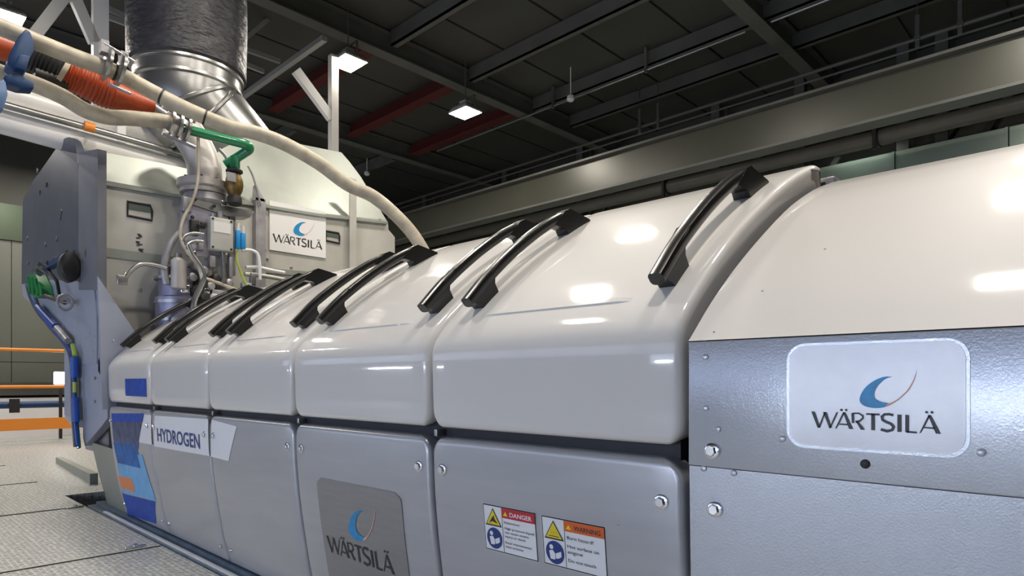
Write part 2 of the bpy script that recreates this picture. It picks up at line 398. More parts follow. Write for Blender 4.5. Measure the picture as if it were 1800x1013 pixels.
for (u0, v0, lab) in ((1003, 173, 'small white smoke detector beside the thin conduit'), (645, 305, 'small dim white detector above the right end of the cooler module')):
    p = AZ(u0, v0, 4.86) if v0 < 200 else AZ(u0, v0, 5.0)
    b = MB(); b.tube([p + Vector((0, 0, -.04)), p + Vector((0, 0, -.02)), p + Vector((0, 0, .03)), p + Vector((0, 0, .05))], [.035, .055, .05, .02], 14); b.cyl(p + Vector((0, 0, .05)), (p.x, p.y, 5.3), .008, 8)
    tag(b.build('smoke_detector', M['white']), lab, 'detector', 'smoke detectors')
for x, lab in ((-5.10, 'left hanger bar of the farther pair above the crane rail'), (-4.80, 'right hanger bar of the farther pair above the crane rail'), (-1.64, 'left hanger bar of the nearer pair above the crane rail'), (-1.26, 'right hanger bar of the nearer pair at the top edge')):
    b = MB(); b.box((x - .02, 7.96, 4.45), (x + .02, 7.975, 4.80)); b.cyl((x, 7.955, 4.56), (x, 7.98, 4.56), .03, 10); b.cyl((x, 7.97, 4.8), (x, 7.97, 5.3), .006, 6)
    tag(b.build('pipe_hanger', M['steel']), lab, 'hanger', 'pipe hangers')

# crane rail
t = thing('crane_rail_beam', 'long glossy olive grey crane rail beam running along the hall behind the engine', 'beam', (-3, 7.5, 3.6))
b = MB(); b.box((-13.7, 7.38, 3.57), (4.4, 7.62, 3.60)); b.box((-13.7, 7.36, 4.04), (4.4, 7.64, 4.07)); b.build('flange', M['beam'], t)
b = MB(); b.box((-13.7, 7.44, 3.6), (4.4, 7.46, 4.04)); b.build('web', M['crane'], t)
b = MB(); b.box((-13.7, 7.47, 4.07), (4.4, 7.53, 4.11)); b.build('rail', M['steel'], t)
for i, x in enumerate((-12.2, -9.5, -7.5, -4.77, -3.47, -2.15, -1.72, 1.2)):
    b = MB(); b.box((x - .07, 9.64, -.45), (x + .07, 9.67, 5.3)); b.box((x - .07, 9.92, -.45), (x + .07, 9.95, 5.3)); b.box((x - .008, 9.67, -.45), (x + .008, 9.92, 5.3))
    b.prism([(x + .07, 9.7, 3.4), (x + .16, 9.7, 3.4), (x + .95, 9.7, 4.7), (x + .86, 9.7, 4.7)], (0, .06, 0))
    tag(b.build('wall_stanchion', M['beam']), 'dark steel wall column with a diagonal brace behind the crane rail', 'column', 'dark wall columns behind the crane rail')
t = thing('wall_pipe', 'long dark pipe along the back wall just above the green cladding', 'pipe', (-1, 9.2, 3.9))
b = MB(); b.tube([(-13.6, 9.25, 4.02), (4.4, 9.25, 4.02)], .10, 16); b.build('pipe_body', M['beam'], t)
for x in (-5.4, -2.35, .6):
    b = MB(); b.tube([(x - .03, 9.25, 4.02), (x + .03, 9.25, 4.02)], .125, 16); b.box((x - .02, 9.1, 3.84), (x + .02, 9.14, 4.25)); b.build('pipe_clamp', M['blackm'], t)

# ------------------------------------------------------------------ flood lamps
def flood(x, y, z, lab, tilt=0.0, seen=True):
    t = thing('flood_lamp', lab, 'lamp', (x, y, z), 'ceiling flood lamps')
    b = MB(); W_, D_ = .17, .14
    b.loft([[Vector((x + sx * W_ * k, y + sy * D_ * k, z + h)) for sx, sy in ((-1, -1), (1, -1), (1, 1), (-1, 1))] for k, h in ((1.06, 0), (1.08, .02), (.8, .09), (.35, .12))], smooth=False, caps=False)
    b.box((x - .06, y - .05, z + .11), (x + .06, y + .05, z + .16)); b.build('housing', M['sheet'], t)
    b = MB(); b.add([(x - W_, y - D_, z + .004), (x + W_, y - D_, z + .004), (x + W_, y + D_, z + .004), (x - W_, y + D_, z + .004)], [(0, 3, 2, 1)]); b.build('lens', M['lens'], t)
    b = MB(); b.cyl((x, y, z + .15), (x, y, 5.3), .007, 8); b.box((x - .19, y - .012, z + .02), (x - .18, y + .012, z + .2)); b.box((x + .18, y - .012, z + .02), (x + .19, y + .012, z + .2)); b.box((x - .19, y - .012, z + .19), (x + .19, y + .012, z + .2)); b.build('bracket', M['beam'], t)
flood(-6.6, 4.1, 4.60, 'lit flood lamp on the white post, the nearer of the two bright ones')
flood(-6.6, 5.94, 4.57, 'lit flood lamp right of the white post, under the roof beam')
flood(-8.25, 1.14, 4.57, 'lit flood lamp at the top left corner above the blue valve')
n = 0
for x in (-3.65, -.5):
    for y in (.9, 2.3, 4.2) if x < -3 else (.9, 2.3, 4.2, 5.95): flood(x, y, 4.6, 'added flood lamp out of view, brightening the far floor')
flood(-9.2, -.9, 4.6, 'added flood lamp out of view, brightening the far floor'); flood(-10.6, 2.2, 4.6, 'added flood lamp out of view, brightening the far floor')  # floods added out of view to brighten the far floor
for x, y in ((-12.4, .9), (-10.2, -.6), (-12.4, 3.0)): flood(x, y, 4.6, 'added flood lamp out of view, brightening the far floor')  # more added floods, unseen, lifting the far floor
for x in (-9.0, -2.85, -1.1):
    t = thing('added_tube_lamp', 'long tube lamp added out of view behind the camera', 'lamp', (x, -4.2, .75), 'added tube lamps behind the camera')  # unseen tubes added for the bright streaks on hood and guard faces
    b = MB(); b.cyl((x - .7, -4.2, 0.77), (x + .7, -4.2, 0.77), .02, 12); b.build('lens', M['tube'], t)
    b = MB(); b.box((x - .75, -4.26, .74), (x + .75, -4.225, .80)); b.box((x - .72, -4.26, 0), (x - .68, -4.22, .75)); b.box((x + .68, -4.26, 0), (x + .72, -4.22, .75)); b.build('bracket', M['beam'], t)

# ------------------------------------------------------------------ engine: profiles
PIT = .8; XS = [-.638 - (5 - k) * PIT for k in range(6)]
HP = [(1.163, .745), (1.156, .80), (1.1535, .88), (1.1515, .93), (1.152, .962), (1.157, .982), (1.170, 1.004), (1.190, 1.028), (1.212, 1.051), (1.308, 1.136), (1.436, 1.234), (1.564, 1.317), (1.691, 1.392), (1.80, 1.447), (1.89, 1.486), (1.935, 1.503), (1.96, 1.506), (1.972, 1.495), (1.976, 1.45)]
LP = [(1.25, .03), (1.243, .08), (1.22, .167), (1.185, .38), (1.167, .54), (1.161, .64), (1.160, .722)]
HPs = crom([(0, a, b) for a, b in HP], 5); LPs = crom([(0, a, b) for a, b in LP], 6)
def prof_tab(P):
    L = [0]
    for a, b in zip(P, P[1:]): L.append(L[-1] + (b - a).length)
    return P, L
def prof_at(tab, t):
    P, L = tab; t = max(0, min(L[-1], t))
    for i in range(len(P) - 1):
        if t <= L[i + 1] or i == len(P) - 2:
            k = (t - L[i]) / (L[i + 1] - L[i]); p = P[i].lerp(P[i + 1], k)
            a = P[max(0, i - 1)]; b2 = P[min(len(P) - 1, i + 2)]; d = (b2 - a).normalized()
            return p, Vector((0, -d.z, d.y))          # outward normal
HT = prof_tab(HPs); LT = prof_tab(LPs)
def ylow(z):
    for a, b in zip(LPs, LPs[1:]):
        if a.z <= z <= b.z: return a.y + (b.y - a.y) * (z - a.z) / (b.z - a.z)
    return LPs[-1].y if z > .5 else LPs[0].y
def panel(tab, x0, x1, rb=.0, rt=.0, rf=.013, skirt=.035, n=34, skirt_top=True):
    L = tab[1][-1]; fr = [0, .08, .22, .42, .68, 1.0]
    ts = set(L * i / n for i in range(n + 1))
    for f in fr: ts.add(f * max(rb, rf)); ts.add(L - f * max(rt, rf))
    ts = sorted(ts); ts = [ts[0]] + [b for a, b in zip(ts, ts[1:]) if b - a > 1e-4]
    W_ = x1 - x0; cols = [f * rf for f in fr]; cols = cols + [rf + (W_ - 2 * rf) * i / 14 for i in range(1, 14)] + [W_ - c for c in reversed(cols)]
    vs = []; ins = []
    for t in ts:
        i_ = 0
        if rb and t < rb: i_ = rb - math.sqrt(max(0, rb * rb - (rb - t) ** 2))
        if rt and L - t < rt: i_ = rt - math.sqrt(max(0, rt * rt - (rt - (L - t)) ** 2))
        p, nn = prof_at(tab, t)
        for c in cols:
            x = x0 + i_ + (W_ - 2 * i_) * (c / W_); ds = min(c, W_ - c); d = ds
            d = min(d, t, L - t) if skirt_top or L - t > rf else min(d, t)
            dep = rf - math.sqrt(max(0, rf * rf - (rf - d) ** 2)) if d < rf else 0
            q = p - nn * dep; vs.append(Vector((x, q.y, q.z)))
    nc = len(cols); nr = len(ts); fs = []
    for i in range(nr - 1):
        for j in range(nc - 1): fs.append((i * nc + j, i * nc + j + 1, (i + 1) * nc + j + 1, (i + 1) * nc + j))
    mb = MB(); mb.add(vs, fs, True)
    ring = [j for j in range(nc)] + [i * nc + nc - 1 for i in range(1, nr)] + [(nr - 1) * nc + j for j in range(nc - 2, -1, -1)] + [i * nc for i in range(nr - 2, 0, -1)]
    back = []
    for k in ring:
        p, nn = prof_at(tab, ts[k // nc]); back.append(vs[k] - nn * (skirt - 0))
    m_ = len(ring); mb.add([vs[k] for k in ring] + back, [(i, (i + 1) % m_, m_ + (i + 1) % m_, m_ + i) for i in range(m_)], True)
    return mb

def hexbolt(c, n_, s=.012, wash=True):
    c = Vector(c); n_ = Vector(n_).normalized(); u_ = n_.cross(Vector((0.3, 0, 1))).normalized(); v_ = n_.cross(u_); b = MB()
    if wash: b.tube([c - n_ * .001, c + n_ * .003, c + n_ * .004], [s * 1.45, s * 1.45, s * 1.3], 20)
    hx = lambda h, r: [c + n_ * h + u_ * math.cos(k * math.pi / 3) * r + v_ * math.sin(k * math.pi / 3) * r for k in range(6)]
    b.loft([hx(.003, s), hx(.003 + s * .55, s), hx(.003 + s * .7, s * .85)], smooth=False); return b

# dark engine body behind the panels
bp = [(1.31, .03), (1.27, .2), (1.225, .42), (1.205, .60), (1.195, .95), (1.25, 1.03), (1.60, 1.28), (1.93, 1.44), (2.6, 1.44), (2.9, 1.28), (3.3, .95), (3.3, -.4), (1.32, -.4)]
b = MB(); b.prism([(-4.62, y, z) for y, z in bp], (3.95, 0, 0)); o = b.build('engine_block', M['dark']); tag(o, 'dark engine body seen in the gaps between the white hoods and grey covers', 'engine')
b = MB(); b.prism([(XS[0], y, z) for y, z in ((2.55, 1.45), (2.6, 1.50), (2.9, 1.36), (3.3, 1.0), (3.36, .9), (3.36, .06), (3.31, .06), (3.31, .9), (2.9, 1.3))], (4.0, 0, 0)); tag(b.build('rear_hood_row', M['hood']), 'white hoods on the far side of the engine', 'hood')
b = MB(); b.box((XS[0], 1.98, 1.441), (-.64, 2.54, 1.46)); tag(b.build('top_cover', M['blackm']), 'dark flat cover strip between the two hood rows', 'cover')

# handles
def hq(s_, h): p, nn = prof_at(HT, s_); return p + nn * h
def s_of_y(y):
    best = None
    for i, p in enumerate(HPs):
        if p.z > 1.0 and (best is None or abs(p.y - y) < abs(HPs[best].y - y)): best = i
    return HT[1][best]
def handle_parts(xc):
    sA, sB = s_of_y(1.20), s_of_y(1.655)
    w2, h2 = .0185, .016
    line = crom([(0, 1.205, 1.098), (0, 1.30, 1.193), (0, 1.42, 1.290), (0, 1.53, 1.365), (0, 1.608, 1.408)], 5)
    secs = []
    for i, p in enumerate(line):
        a = line[max(0, i - 1)]; c = line[min(len(line) - 1, i + 1)]; d = (c - a).normalized(); nn = Vector((0, -d.z, d.y))
        sec = []
        for k in range(12):
            an = 2 * math.pi * (k + .5) / 12; ca, sa = math.cos(an), math.sin(an)
            sg = lambda q: math.copysign(abs(q) ** .6, q)
            sec.append(Vector((xc, p.y, p.z)) + Vector((1, 0, 0)) * w2 * sg(ca) + nn * h2 * sg(sa))
        secs.append(sec)
    g_ = MB(); g_.loft(secs)
    def foot(poly, wd, wt):
        # poly of (s, h) points; width interpolates from base (h=0) to top
        f = MB(); n_ = len(poly); A = []; B = []
        for s_, h in poly:
            q = hq(s_, h); ww = wd + (wt - wd) * min(1, max(0, h / .05))
            A.append(Vector((xc - ww, q.y, q.z))); B.append(Vector((xc + ww, q.y, q.z)))
        f.add(A + B, [list(range(n_))[::-1], list(range(n_, 2 * n_))] + [(i, (i + 1) % n_, n_ + (i + 1) % n_, n_ + i) for i in range(n_)])
        return f
    lo = foot([(sA + .072, -.004), (sA + .068, .012), (sA + .058, .026), (sA + .048, .046), (sA + .215, .066), (sA + .175, .048), (sA + .155, .026), (sA + .150, -.004)], .020, .017)
    up = foot([(sB - .045, -.004), (sB - .050, .02), (sB - .09, .050), (sB - .02, .070), (sB + .008, .068), (sB + .03, .050), (sB + .085, .006), (sB + .085, -.004)], .024, .0185)
    return g_, lo, up

HOODS = ['white gloss engine hood at the far end, with a small blue picture on its face', 'white gloss engine hood second from the far end', 'white gloss engine hood in the middle of the row', 'white gloss engine hood second from the metal end guard', 'largest white gloss engine hood, next to the metal end guard']
for k in range(5):
    x0, x1 = XS[k] + .0065, XS[k + 1] - .0065
    root = thing('engine_hood', HOODS[k], 'hood', ((x0 + x1) / 2, 1.5, .745), 'white engine hoods')
    panel(HT, x0, x1, rb=.050, rf=.021, skirt=.05 if k < 4 else .075, n=60, skirt_top=False).build('shell', M['hood'], root)
    for xc in (x0 + .10, x1 - .085):
        g_, lo, up = handle_parts(xc)
        h = g_.build('handle', M['black'], root); lo.build('foot', M['black'], h); up.build('foot', M['black'], h)
    # shallow pressed rib near the fold
    rb = MB(); pts = [Vector((x, hq(HT[1][-1] * 0, 0).y, 0)) for x in ()]
    s_ = s_of_y(1.222); secs = []
    for i in range(15):
        x = x0 + .14 + (x1 - x0 - .30) * i / 14; e = .0035 * min(1, i / 1.0, (14 - i) / 1.0)
        secs.append([Vector((x, q.y, q.z)) for q in (hq(s_ - .012, -.002), hq(s_ - .008, e), hq(s_ + .008, e), hq(s_ + .012, -.002))])
    rb.loft(secs); rb.build('pressed_rib', M['hood'], root)
    if k == 0:
        def hs(x, z, off=.0015):
            y = min(HPs, key=lambda p: abs(p.z - z) if p.z < .96 else 9).y; return Vector((x, y - off, z))
        a = AY(219, 666, 1.150); c_ = AY(258, 698, 1.155)
        b = MB()
        for i in range(6):
            z0_ = c_.z + (a.z - c_.z) * i / 6; z1_ = c_.z + (a.z - c_.z) * (i + 1) / 6
            b.add([hs(a.x, z0_), hs(c_.x, z0_), hs(c_.x, z1_), hs(a.x, z1_)], [(0, 1, 2, 3)])
        plabel(b.build('picture_sticker', M['artroyal'], root), 'blue printed picture')

COVERS = ['pearl grey lower cover at the far end, printed with a blue and orange picture', 'pearl grey lower cover lettered HYDROGEN', 'plain pearl grey lower cover right of the hydrogen lettering', 'pearl grey lower cover carrying the metal logo plaque', 'largest pearl grey lower cover, carrying two warning stickers']
def low(x, z, off=.0015): return Vector((x, ylow(z) - off, z))
def lowpx(u, v, off=.0015):
    d = _ray(u, v); y = 1.165
    for _ in range(8):
        t = y / d.y; y = ylow(CZ + d.z * t) - off
    t = y / d.y; return Vector((d.x * t, y, CZ + d.z * t))
def px_poly(us, nsub=7, off=.0015):
    """quad decal on the curved cover given by its four corners (tl, tr, br, bl)"""
    tl, tr, br, bl = [lowpx(*p) for p in us]; b = MB()
    for i in range(nsub):
        k0, k1 = i / nsub, (i + 1) / nsub
        L0, L1, R0, R1 = tl.lerp(bl, k0), tl.lerp(bl, k1), tr.lerp(br, k0), tr.lerp(br, k1)
        b.add([low(p.x, p.z, off) for p in (L0, R0, R1, L1)], [(0, 1, 2, 3)])
    return b
def sticker(root, tl, w_, h_, kind):
    x0, z1 = tl; f = lambda x, z, o=.0022: low(x0 + x, z1 - h_ + z, o)
    def rect(a, b_, c, d, o): return MB().add([f(a, b_, o), f(c, b_, o), f(c, d, o), f(a, d, o)], [(0, 1, 2, 3)])
    st = rect(0, 0, w_, h_, .0018); st.add([f(-.004, -.004, .001), f(w_ + .004, -.004, .001), f(w_ + .004, h_ + .004, .001), f(-.004, h_ + .004, .001)], [(0, 1, 2, 3)])
    s = st.build('warning_sticker', M['decal'], root)
    plabel(s, 'white warning sticker with %s header' % ('red DANGER' if kind == 0 else 'orange WARNING'))
    rect(-.003, -.003, w_ + .003, h_ + .003, .0012).build('sticker_border', M['ink'], s)
    cx = w_ * .19; hw = w_ * .37
    rect(hw, h_ * .78, w_, h_, .0026).build('header_band', M['dangerred' if kind == 0 else 'warnorange'], s)
    text_mb('DANGER' if kind == 0 else 'WARNING', lambda x, z: f(x, z, .0030), hw + w_ * .16, h_ * .83, w_ * .42, h_ * .10, True).build('header_lettering', M['decal'] if kind == 0 else M['ink'], s)
    MB().add([f(hw + w_ * .03, h_ * .83, .003), f(hw + w_ * .12, h_ * .83, .003), f(hw + w_ * .075, h_ * .93, .003)], [(0, 1, 2)]).build('alert_symbol', M['yellow'], s)
    tr_ = lambda k, o: [f(cx - w_ * .165 * k, h_ * (.74 - .19 * k), o), f(cx + w_ * .165 * k, h_ * (.74 - .19 * k), o), f(cx, h_ * (.74 + .22 * k), o)]
    MB().add(tr_(1, .0026), [(0, 1, 2)]).build('triangle_border', M['ink'], s)
    MB().add(tr_(.82, .0030), [(0, 1, 2)]).build('hazard_triangle', M['yellow'], s)
    sy = MB()
    if kind == 0: sy.add([f(cx + a * w_, h_ * c, .0034) for a, c in ((-.09, .60), (-.02, .74), (.02, .80), (.03, .72), (.09, .62), (.03, .64), (-.02, .66))], [list(range(7))])
    else:
        for q in (-.04, 0, .04): sy.add([f(cx + (q + a) * w_, h_ * c, .0034) for a, c in ((-.006, .66), (.006, .69), (-.002, .73), (.008, .77), (-.004, .73), (.0, .69))], [list(range(6))])
        sy.add([f(cx - .09 * w_, h_ * .615, .0034), f(cx + .09 * w_, h_ * .615, .0034), f(cx + .09 * w_, h_ * .63, .0034), f(cx - .09 * w_, h_ * .63, .0034)], [(0, 1, 2, 3)])
    sy.build('hazard_symbol', M['ink'], s)
    R_ = w_ * .155; cz = h_ * .27
    MB().add([f(cx + R_ * math.cos(a), cz + R_ * math.sin(a), .0026) for a in [i * math.pi / 14 for i in range(28)]], [list(range(28))]).build('read_manual_disc', M['navy'], s)
    fg = MB(); fg.add([f(cx - R_ * .35 + R_ * .22 * math.cos(a), cz + R_ * .45 + R_ * .22 * math.sin(a), .0031) for a in [i * math.pi / 5 for i in range(10)]], [list(range(10))])
    fg.add([f(cx + a * R_, cz + c * R_, .0031) for a, c in ((-.62, .1), (-.2, .2), (.05, -.1), (.0, -.6), (-.5, -.62))], [list(range(5))])
    fg.add([f(cx + a * R_, cz + c * R_, .0031) for a, c in ((.1, -.05), (.35, .05), (.7, .2), (.72, -.25), (.4, -.45), (.08, -.5))], [list(range(6))])
    fg.build('reader_figure', M['decal'], s)
    lines = [('Injection', .66, .3), ('High pressure liquid', .53, .56), ('can cause severe', .44, .46), ('injury or death', .35, .40), ('Read maintenance', .21, .50), ('instructions', .12, .34)] if kind == 0 else \
            [('Burn hazard!', .62, .42), ('Hot surface on', .44, .50), ('engine', .32, .24), ('Do not touch', .14, .44)]
    b = MB()
    for s__, zz, ww in lines:
        q = text_mb(s__, lambda x, z: f(x, z, .0027), hw + w_ * .04, h_ * zz, w_ * ww, h_ * (.055 if kind == 0 else .072)); b.add(q.v, q.f)
    b.build('small_print', M['ink'], s)
    MB().add([f(hw - .0008, 0, .0024), f(hw + .0008, 0, .0024), f(hw + .0008, h_, .0024), f(hw - .0008, h_, .0024)], [(0, 1, 2, 3)]).build('divider_line', M['ink'], s)

for k in range(5):
    x0, x1 = XS[k] + .006, XS[k + 1] - .006
    root = thing('lower_cover', COVERS[k], 'cover', ((x0 + x1) / 2, 1.22, .03), 'grey lower engine covers')
    panel(LT, x0, x1, rb=.012, rt=.050, rf=.016, skirt=.04, n=30).build('shell', M['cover'], root)
    for xb, zb in ((x0 + .047, .632), (x1 - .047, .632), (x0 + .047, .10), (x1 - .047, .10)):
        big = zb > .5
        plabel(hexbolt(low(xb, zb, 0), (0, -1, -.02 if big else .15), .011 if big else .007).build('bolt', M['chrome'], root), 'zinc hexagon bolt')
    if k == 0:
        px_poly([(196, 727), (252, 727), (243, 790), (200, 778)]).build('picture_panel', M['artdusk'], root)
        px_poly([(196, 727), (252, 727), (250, 742), (197, 742)], 3, .002).build('picture_panel', M['artroyal'], root)
        px_poly([(199, 778), (240, 780), (248, 824), (207, 814)]).build('picture_panel', M['artmid'], root)
        px_poly([(206, 814), (252, 825), (272, 880), (216, 866)]).build('picture_panel', M['artsky'], root)
        px_poly([(242, 800), (250, 800), (274, 880), (262, 880)], 7, .0018).build('picture_panel', M['artsky'], root)
        px_poly([(208, 836), (232, 842), (238, 866), (214, 858)], 4, .0024).build('picture_panel', M['artorange'], root)
        px_poly([(215, 868), (273, 882), (274, 921), (224, 905)]).build('picture_panel', M['artroyal'], root)
        px_poly([(254, 729), (266, 730), (267, 782), (244, 778)], 4).build('pale_strip', M['decal'], root)
    if k == 1:
        px_poly([(272, 731), (366, 737), (368, 802), (271, 785)], 6).build('pale_strip', M['decal'], root)
        a = lowpx(277, 771); c_ = lowpx(352, 785); hh = (lowpx(277, 748).z - a.z)
        text_mb('HYDROGEN', lambda x, z: low(a.x + x, a.z - .012 + z, .003), 0, 0, c_.x - a.x, hh, True).build('lettering', M['navy'], root)
    if k == 2:
        px_poly([(372, 738), (416, 750), (402, 811), (371, 803)], 6).build('pale_strip', M['decal'], root)
    if k == 3:
        A_ = lowpx(555, 833); B_ = lowpx(707, 858); C2 = lowpx(572, 990)
        xa, xb = A_.x + .004, lowpx(704, 860).x; zt = lowpx(555, 838).z; zb = zt - (xb - xa) * .82
        rr = .03; b = MB(); rows = []
        for i in range(25):
            z = zt - (zt - zb) * i / 24; e = min(zt - z, z - zb); ins = rr - math.sqrt(max(0, rr * rr - (rr - e) ** 2)) if e < rr else 0
            rows.append((z, xa + ins, xb - ins))
        for (z0_, a0, a1), (z1_, b0, b1) in zip(rows, rows[1:]):
            b.add([low(a0, z0_, .003), low(a1, z0_, .003), low(b1, z1_, .003), low(b0, z1_, .003)], [(0, 1, 2, 3)], True)
        rim = [low(r[1], r[0], .003) for r in rows] + [low(r[2], r[0], .003) for r in reversed(rows)]
        rim2 = [p + Vector((0, .003, 0)) for p in rim]; n_ = len(rim)
        b.add(rim + rim2, [(i, (i + 1) % n_, n_ + (i + 1) % n_, n_ + i) for i in range(n_)])
        pl = plabel(b.build('logo_plaque', M['plaque'], root), 'brushed metal plaque with rounded corners')
        ta = lowpx(580, 975); tb = lowpx(693, 1006); s_ = (tb.x - ta.x) / 6.6; oz = lowpx(585, 972).z
        fm = lambda x, z: low(ta.x + x, oz + z, .0045)
        brand_mb(fm, s_).build('lettering', M['ink'], pl); swoosh_mb(fm, s_, 0).build('swoosh_emblem', M['logob'], pl); swoosh_mb(fm, s_, 1).build('swoosh_tail', M['logoo'], pl)
    if k == 4:
        a = lowpx(850, 887); c_ = lowpx(940, 915); z_ = lowpx(852, 962).z
        sticker(root, (a.x, a.z), c_.x - a.x, a.z - z_, 0)
        a = lowpx(953, 908); c_ = lowpx(1062, 938); z_ = lowpx(956, 988).z
        sticker(root, (a.x, a.z), c_.x - a.x, a.z - z_, 1)

# junction brackets showing in the diamond gaps
for k, lab in ((1, 'small steel bracket in the diamond gap left of the hydrogen lettering'), (2, 'small steel bracket in the diamond gap right of the hydrogen lettering'), (3, 'small steel bracket in the diamond gap left of the plaque cover'), (4, 'small bright steel bracket in the diamond gap between the two largest hoods')):
    b = MB(); b.box((XS[k] + .004, 1.17, .722), (XS[k] + .018, 1.20, .742), .002)
    tag(b.build('gap_bracket', M['steel']), lab, 'bracket', 'brackets in the panel gaps')

# base rail below the covers
t = thing('base_rail', 'blue grey steel rail along the foot of the lower covers', 'rail', (-2.6, 1.21, 0))
b = MB(); b.box((-5.25, 1.185, -.04), (-.4, 1.235, .012)); b.box((-5.25, 1.235, -.1), (-.4, 1.29, .03)); b.build('rail_body', M['railm'], t)
b = MB(); b.box((-4.9, 1.192, .012), (-.4, 1.212, .018)); plabel(b.build('edge_highlight', M['white'], t), 'bright edge strip, highlight put into the colour')  # white strip paints the highlight along the rail edge

# ------------------------------------------------------------------ end guard at the right
GX0, GX1, GY = -.622, 1.6, 1.145
GT = prof_tab(crom([(0, GY, .958), (0, 1.26, 1.058), (0, 1.412, 1.168), (0, 1.634, 1.305), (0, 1.813, 1.392), (0, 1.949, 1.443), (0, 2.05, 1.472), (0, 2.3, 1.51)], 6))
root = thing('end_guard', 'big smooth end guard of the engine with cream top, cool-light tinted face and framed logo plate', 'engine guard', (0, 1.4, 0))
b = MB(); A = [Vector((GX0, p.y, p.z)) for p in GT[0]]; n_ = len(A)
b.add(A + [p + Vector((GX1 - GX0, 0, 0)) for p in A], [(i, i + 1, n_ + i + 1, n_ + i) for i in range(n_ - 1)], True)
B2 = [p + Vector((0, .02, -.03)) for p in A]; b.add(A + B2, [(i, i + 1, n_ + i + 1, n_ + i) for i in range(n_ - 1)])
plabel(b.build('top_shell', M['guardtop'], root), 'cream curved top')
b = MB(); b.box((GX0, GY, .716), (GX1, GY + .03, .9565), .002); plabel(b.build('face_panel', M['guard'], root), 'textured face tinted by cool light')
b = MB(); b.prism([(GX0, GY + .004, .7145), (GX0, GY + .02, .05), (GX0, GY + .06, .05), (GX0, GY + .04, .7145)], (GX1 - GX0, 0, 0)); b.build('lower_panel', M['guard'], root)
b = MB(); b.box((GX0 + .01, 2.25, 0), (GX1, 3.2, 1.49)); b.build('rear_casing', M['blackm'], root)
fg_ = lambda x, z: Vector((x, GY - .004, z))
def rrect(x0, z0, x1, z1, r, y, n_=6):
    P = []
    for cx, cz, a0 in ((x1 - r, z1 - r, 0), (x0 + r, z1 - r, 90), (x0 + r, z0 + r, 180), (x1 - r, z0 + r, 270)):
        for i in range(n_ + 1):
            a = math.radians(a0 + 90 * i / n_); P.append(Vector((cx + r * math.cos(a), y, cz + r * math.sin(a))))
    return P
px0, px1, pz0, pz1 = -.4275, -.1735, .770, .9405
b = MB(); b.prism(rrect(px0 - .005, pz0 - .005, px1 + .005, pz1 + .004, .03, GY - .0015), (0, .004, 0)); fr = plabel(b.build('plate_frame', M['guard'], root), 'raised rim around the logo plate')
b = MB(); b.prism(rrect(px0, pz0, px1, pz1, .027, GY - .003), (0, .004, 0)); pl = plabel(b.build('logo_plate', M['plaquew'], root), 'pale satin logo plate with rounded corners')
ta = AY(1429, 750, GY); tb = AY(1652, 757, GY); s_ = (tb.x - ta.x) / 6.6; oz = AY(1430, 751, GY).z - .001
fm = lambda x, z: Vector((ta.x + x, GY - .0045, oz + z))
brand_mb(fm, s_).build('lettering', M['ink'], pl); swoosh_mb(fm, s_, 0).build('swoosh_emblem', M['logob'], pl); swoosh_mb(fm, s_, 1).build('swoosh_tail', M['logoo'], pl)
for u, v in ((1252, 793), (1257, 896)):
    p = AY(u, v, GY + (.006 if v > 850 else 0)); plabel(hexbolt(p, (0, -1, 0), .0105).build('bolt', M['chrome'], root), 'zinc hexagon bolt')
for u, v in ((1240, 628), (1240, 718), (1262, 755), (1375, 772), (1725, 796), (1237, 824), (1290, 832)):
    p = AY(u, v, GY + (.004 if v > 815 else 0)); b = MB(); b.tube([p + Vector((0, .002, 0)), p + Vector((0, -.002, 0)), p + Vector((0, -.003, 0))], [.006, .006, .004], 14); b.build('rivet', M['guard'], root)
p = AY(1521, 816, GY); b = MB(); b.tube([p + Vector((0, .003, 0)), p + Vector((0, -.001, 0)), p + Vector((0, -.0025, 0))], [.0075, .0075, .005], 18); plabel(b.build('plug', M['blackm'], root), 'small round black plug')
for u, v in ((1450, 440), (1340, 508), (1255, 580)):
    d = _ray(u, v); best = min(((abs((CZ + d.z * (p.y / d.y)) - p.z), p) for p in GT[0]), key=lambda q: q[0])[1]
    c = Vector((d.x * best.y / d.y, best.y, best.z)); nn = Vector((0, -.6, .8)); b = MB(); b.tube([c, c + nn * .0012], .0022, 10); b.build('rivet', M['cast'], root)
# dark stop at the top between hood and guard
b = MB(); b.box((-.66, 1.985, 1.40), (-.615, 2.06, 1.475), .006); tag(b.build('hinge_block', M['cast']), 'grey hinge block at the top between the last hood and the end guard', 'hinge')

# ------------------------------------------------------------------ cooler module
XM = -4.88
root = thing('cooler_module', 'large boxy metal turbocharger and cooler module standing at the far end of the engine', 'machine housing', (-5.9, 2.2, .9))
F_ = [AX(u, v, XM) for u, v in ((172, 322), (172, 486), (235, 580), (300, 640), (560, 640), (694, 520), (694, 417), (683, 404), (682, 392))]
b = MB(); n_ = len(F_); b.prism(F_, (-2.0, 0, 0)); b.build('front_panel', M['sheet'], root)
XT = -5.06
T0 = [AX(172, 320, XM), AX(682, 392, XM)]
top_px = [(172, 266), (260, 282), (345, 300), (390, 262), (440, 236), (520, 252), (600, 268), (614, 284), (635, 312), (653, 343), (668, 368)]
Tt = [AX(u, v, XT) for u, v in top_px]
b = MB(); allp = [T0[0]] + Tt + [T0[1]]
cen = sum(allp, Vector()) / len(allp)
b.add(allp, [list(range(len(allp)))])
b.add(Tt + [p + Vector((-1.9, 0, .0)) for p in Tt], [(i, i + 1, len(Tt) + i + 1, len(Tt) + i) for i in range(len(Tt) - 1)])
b.add([T0[0], Tt[0], Tt[0] + Vector((-1.9, 0, 0)), T0[0] + Vector((-2, 0, 0))], [(0, 1, 2, 3)])
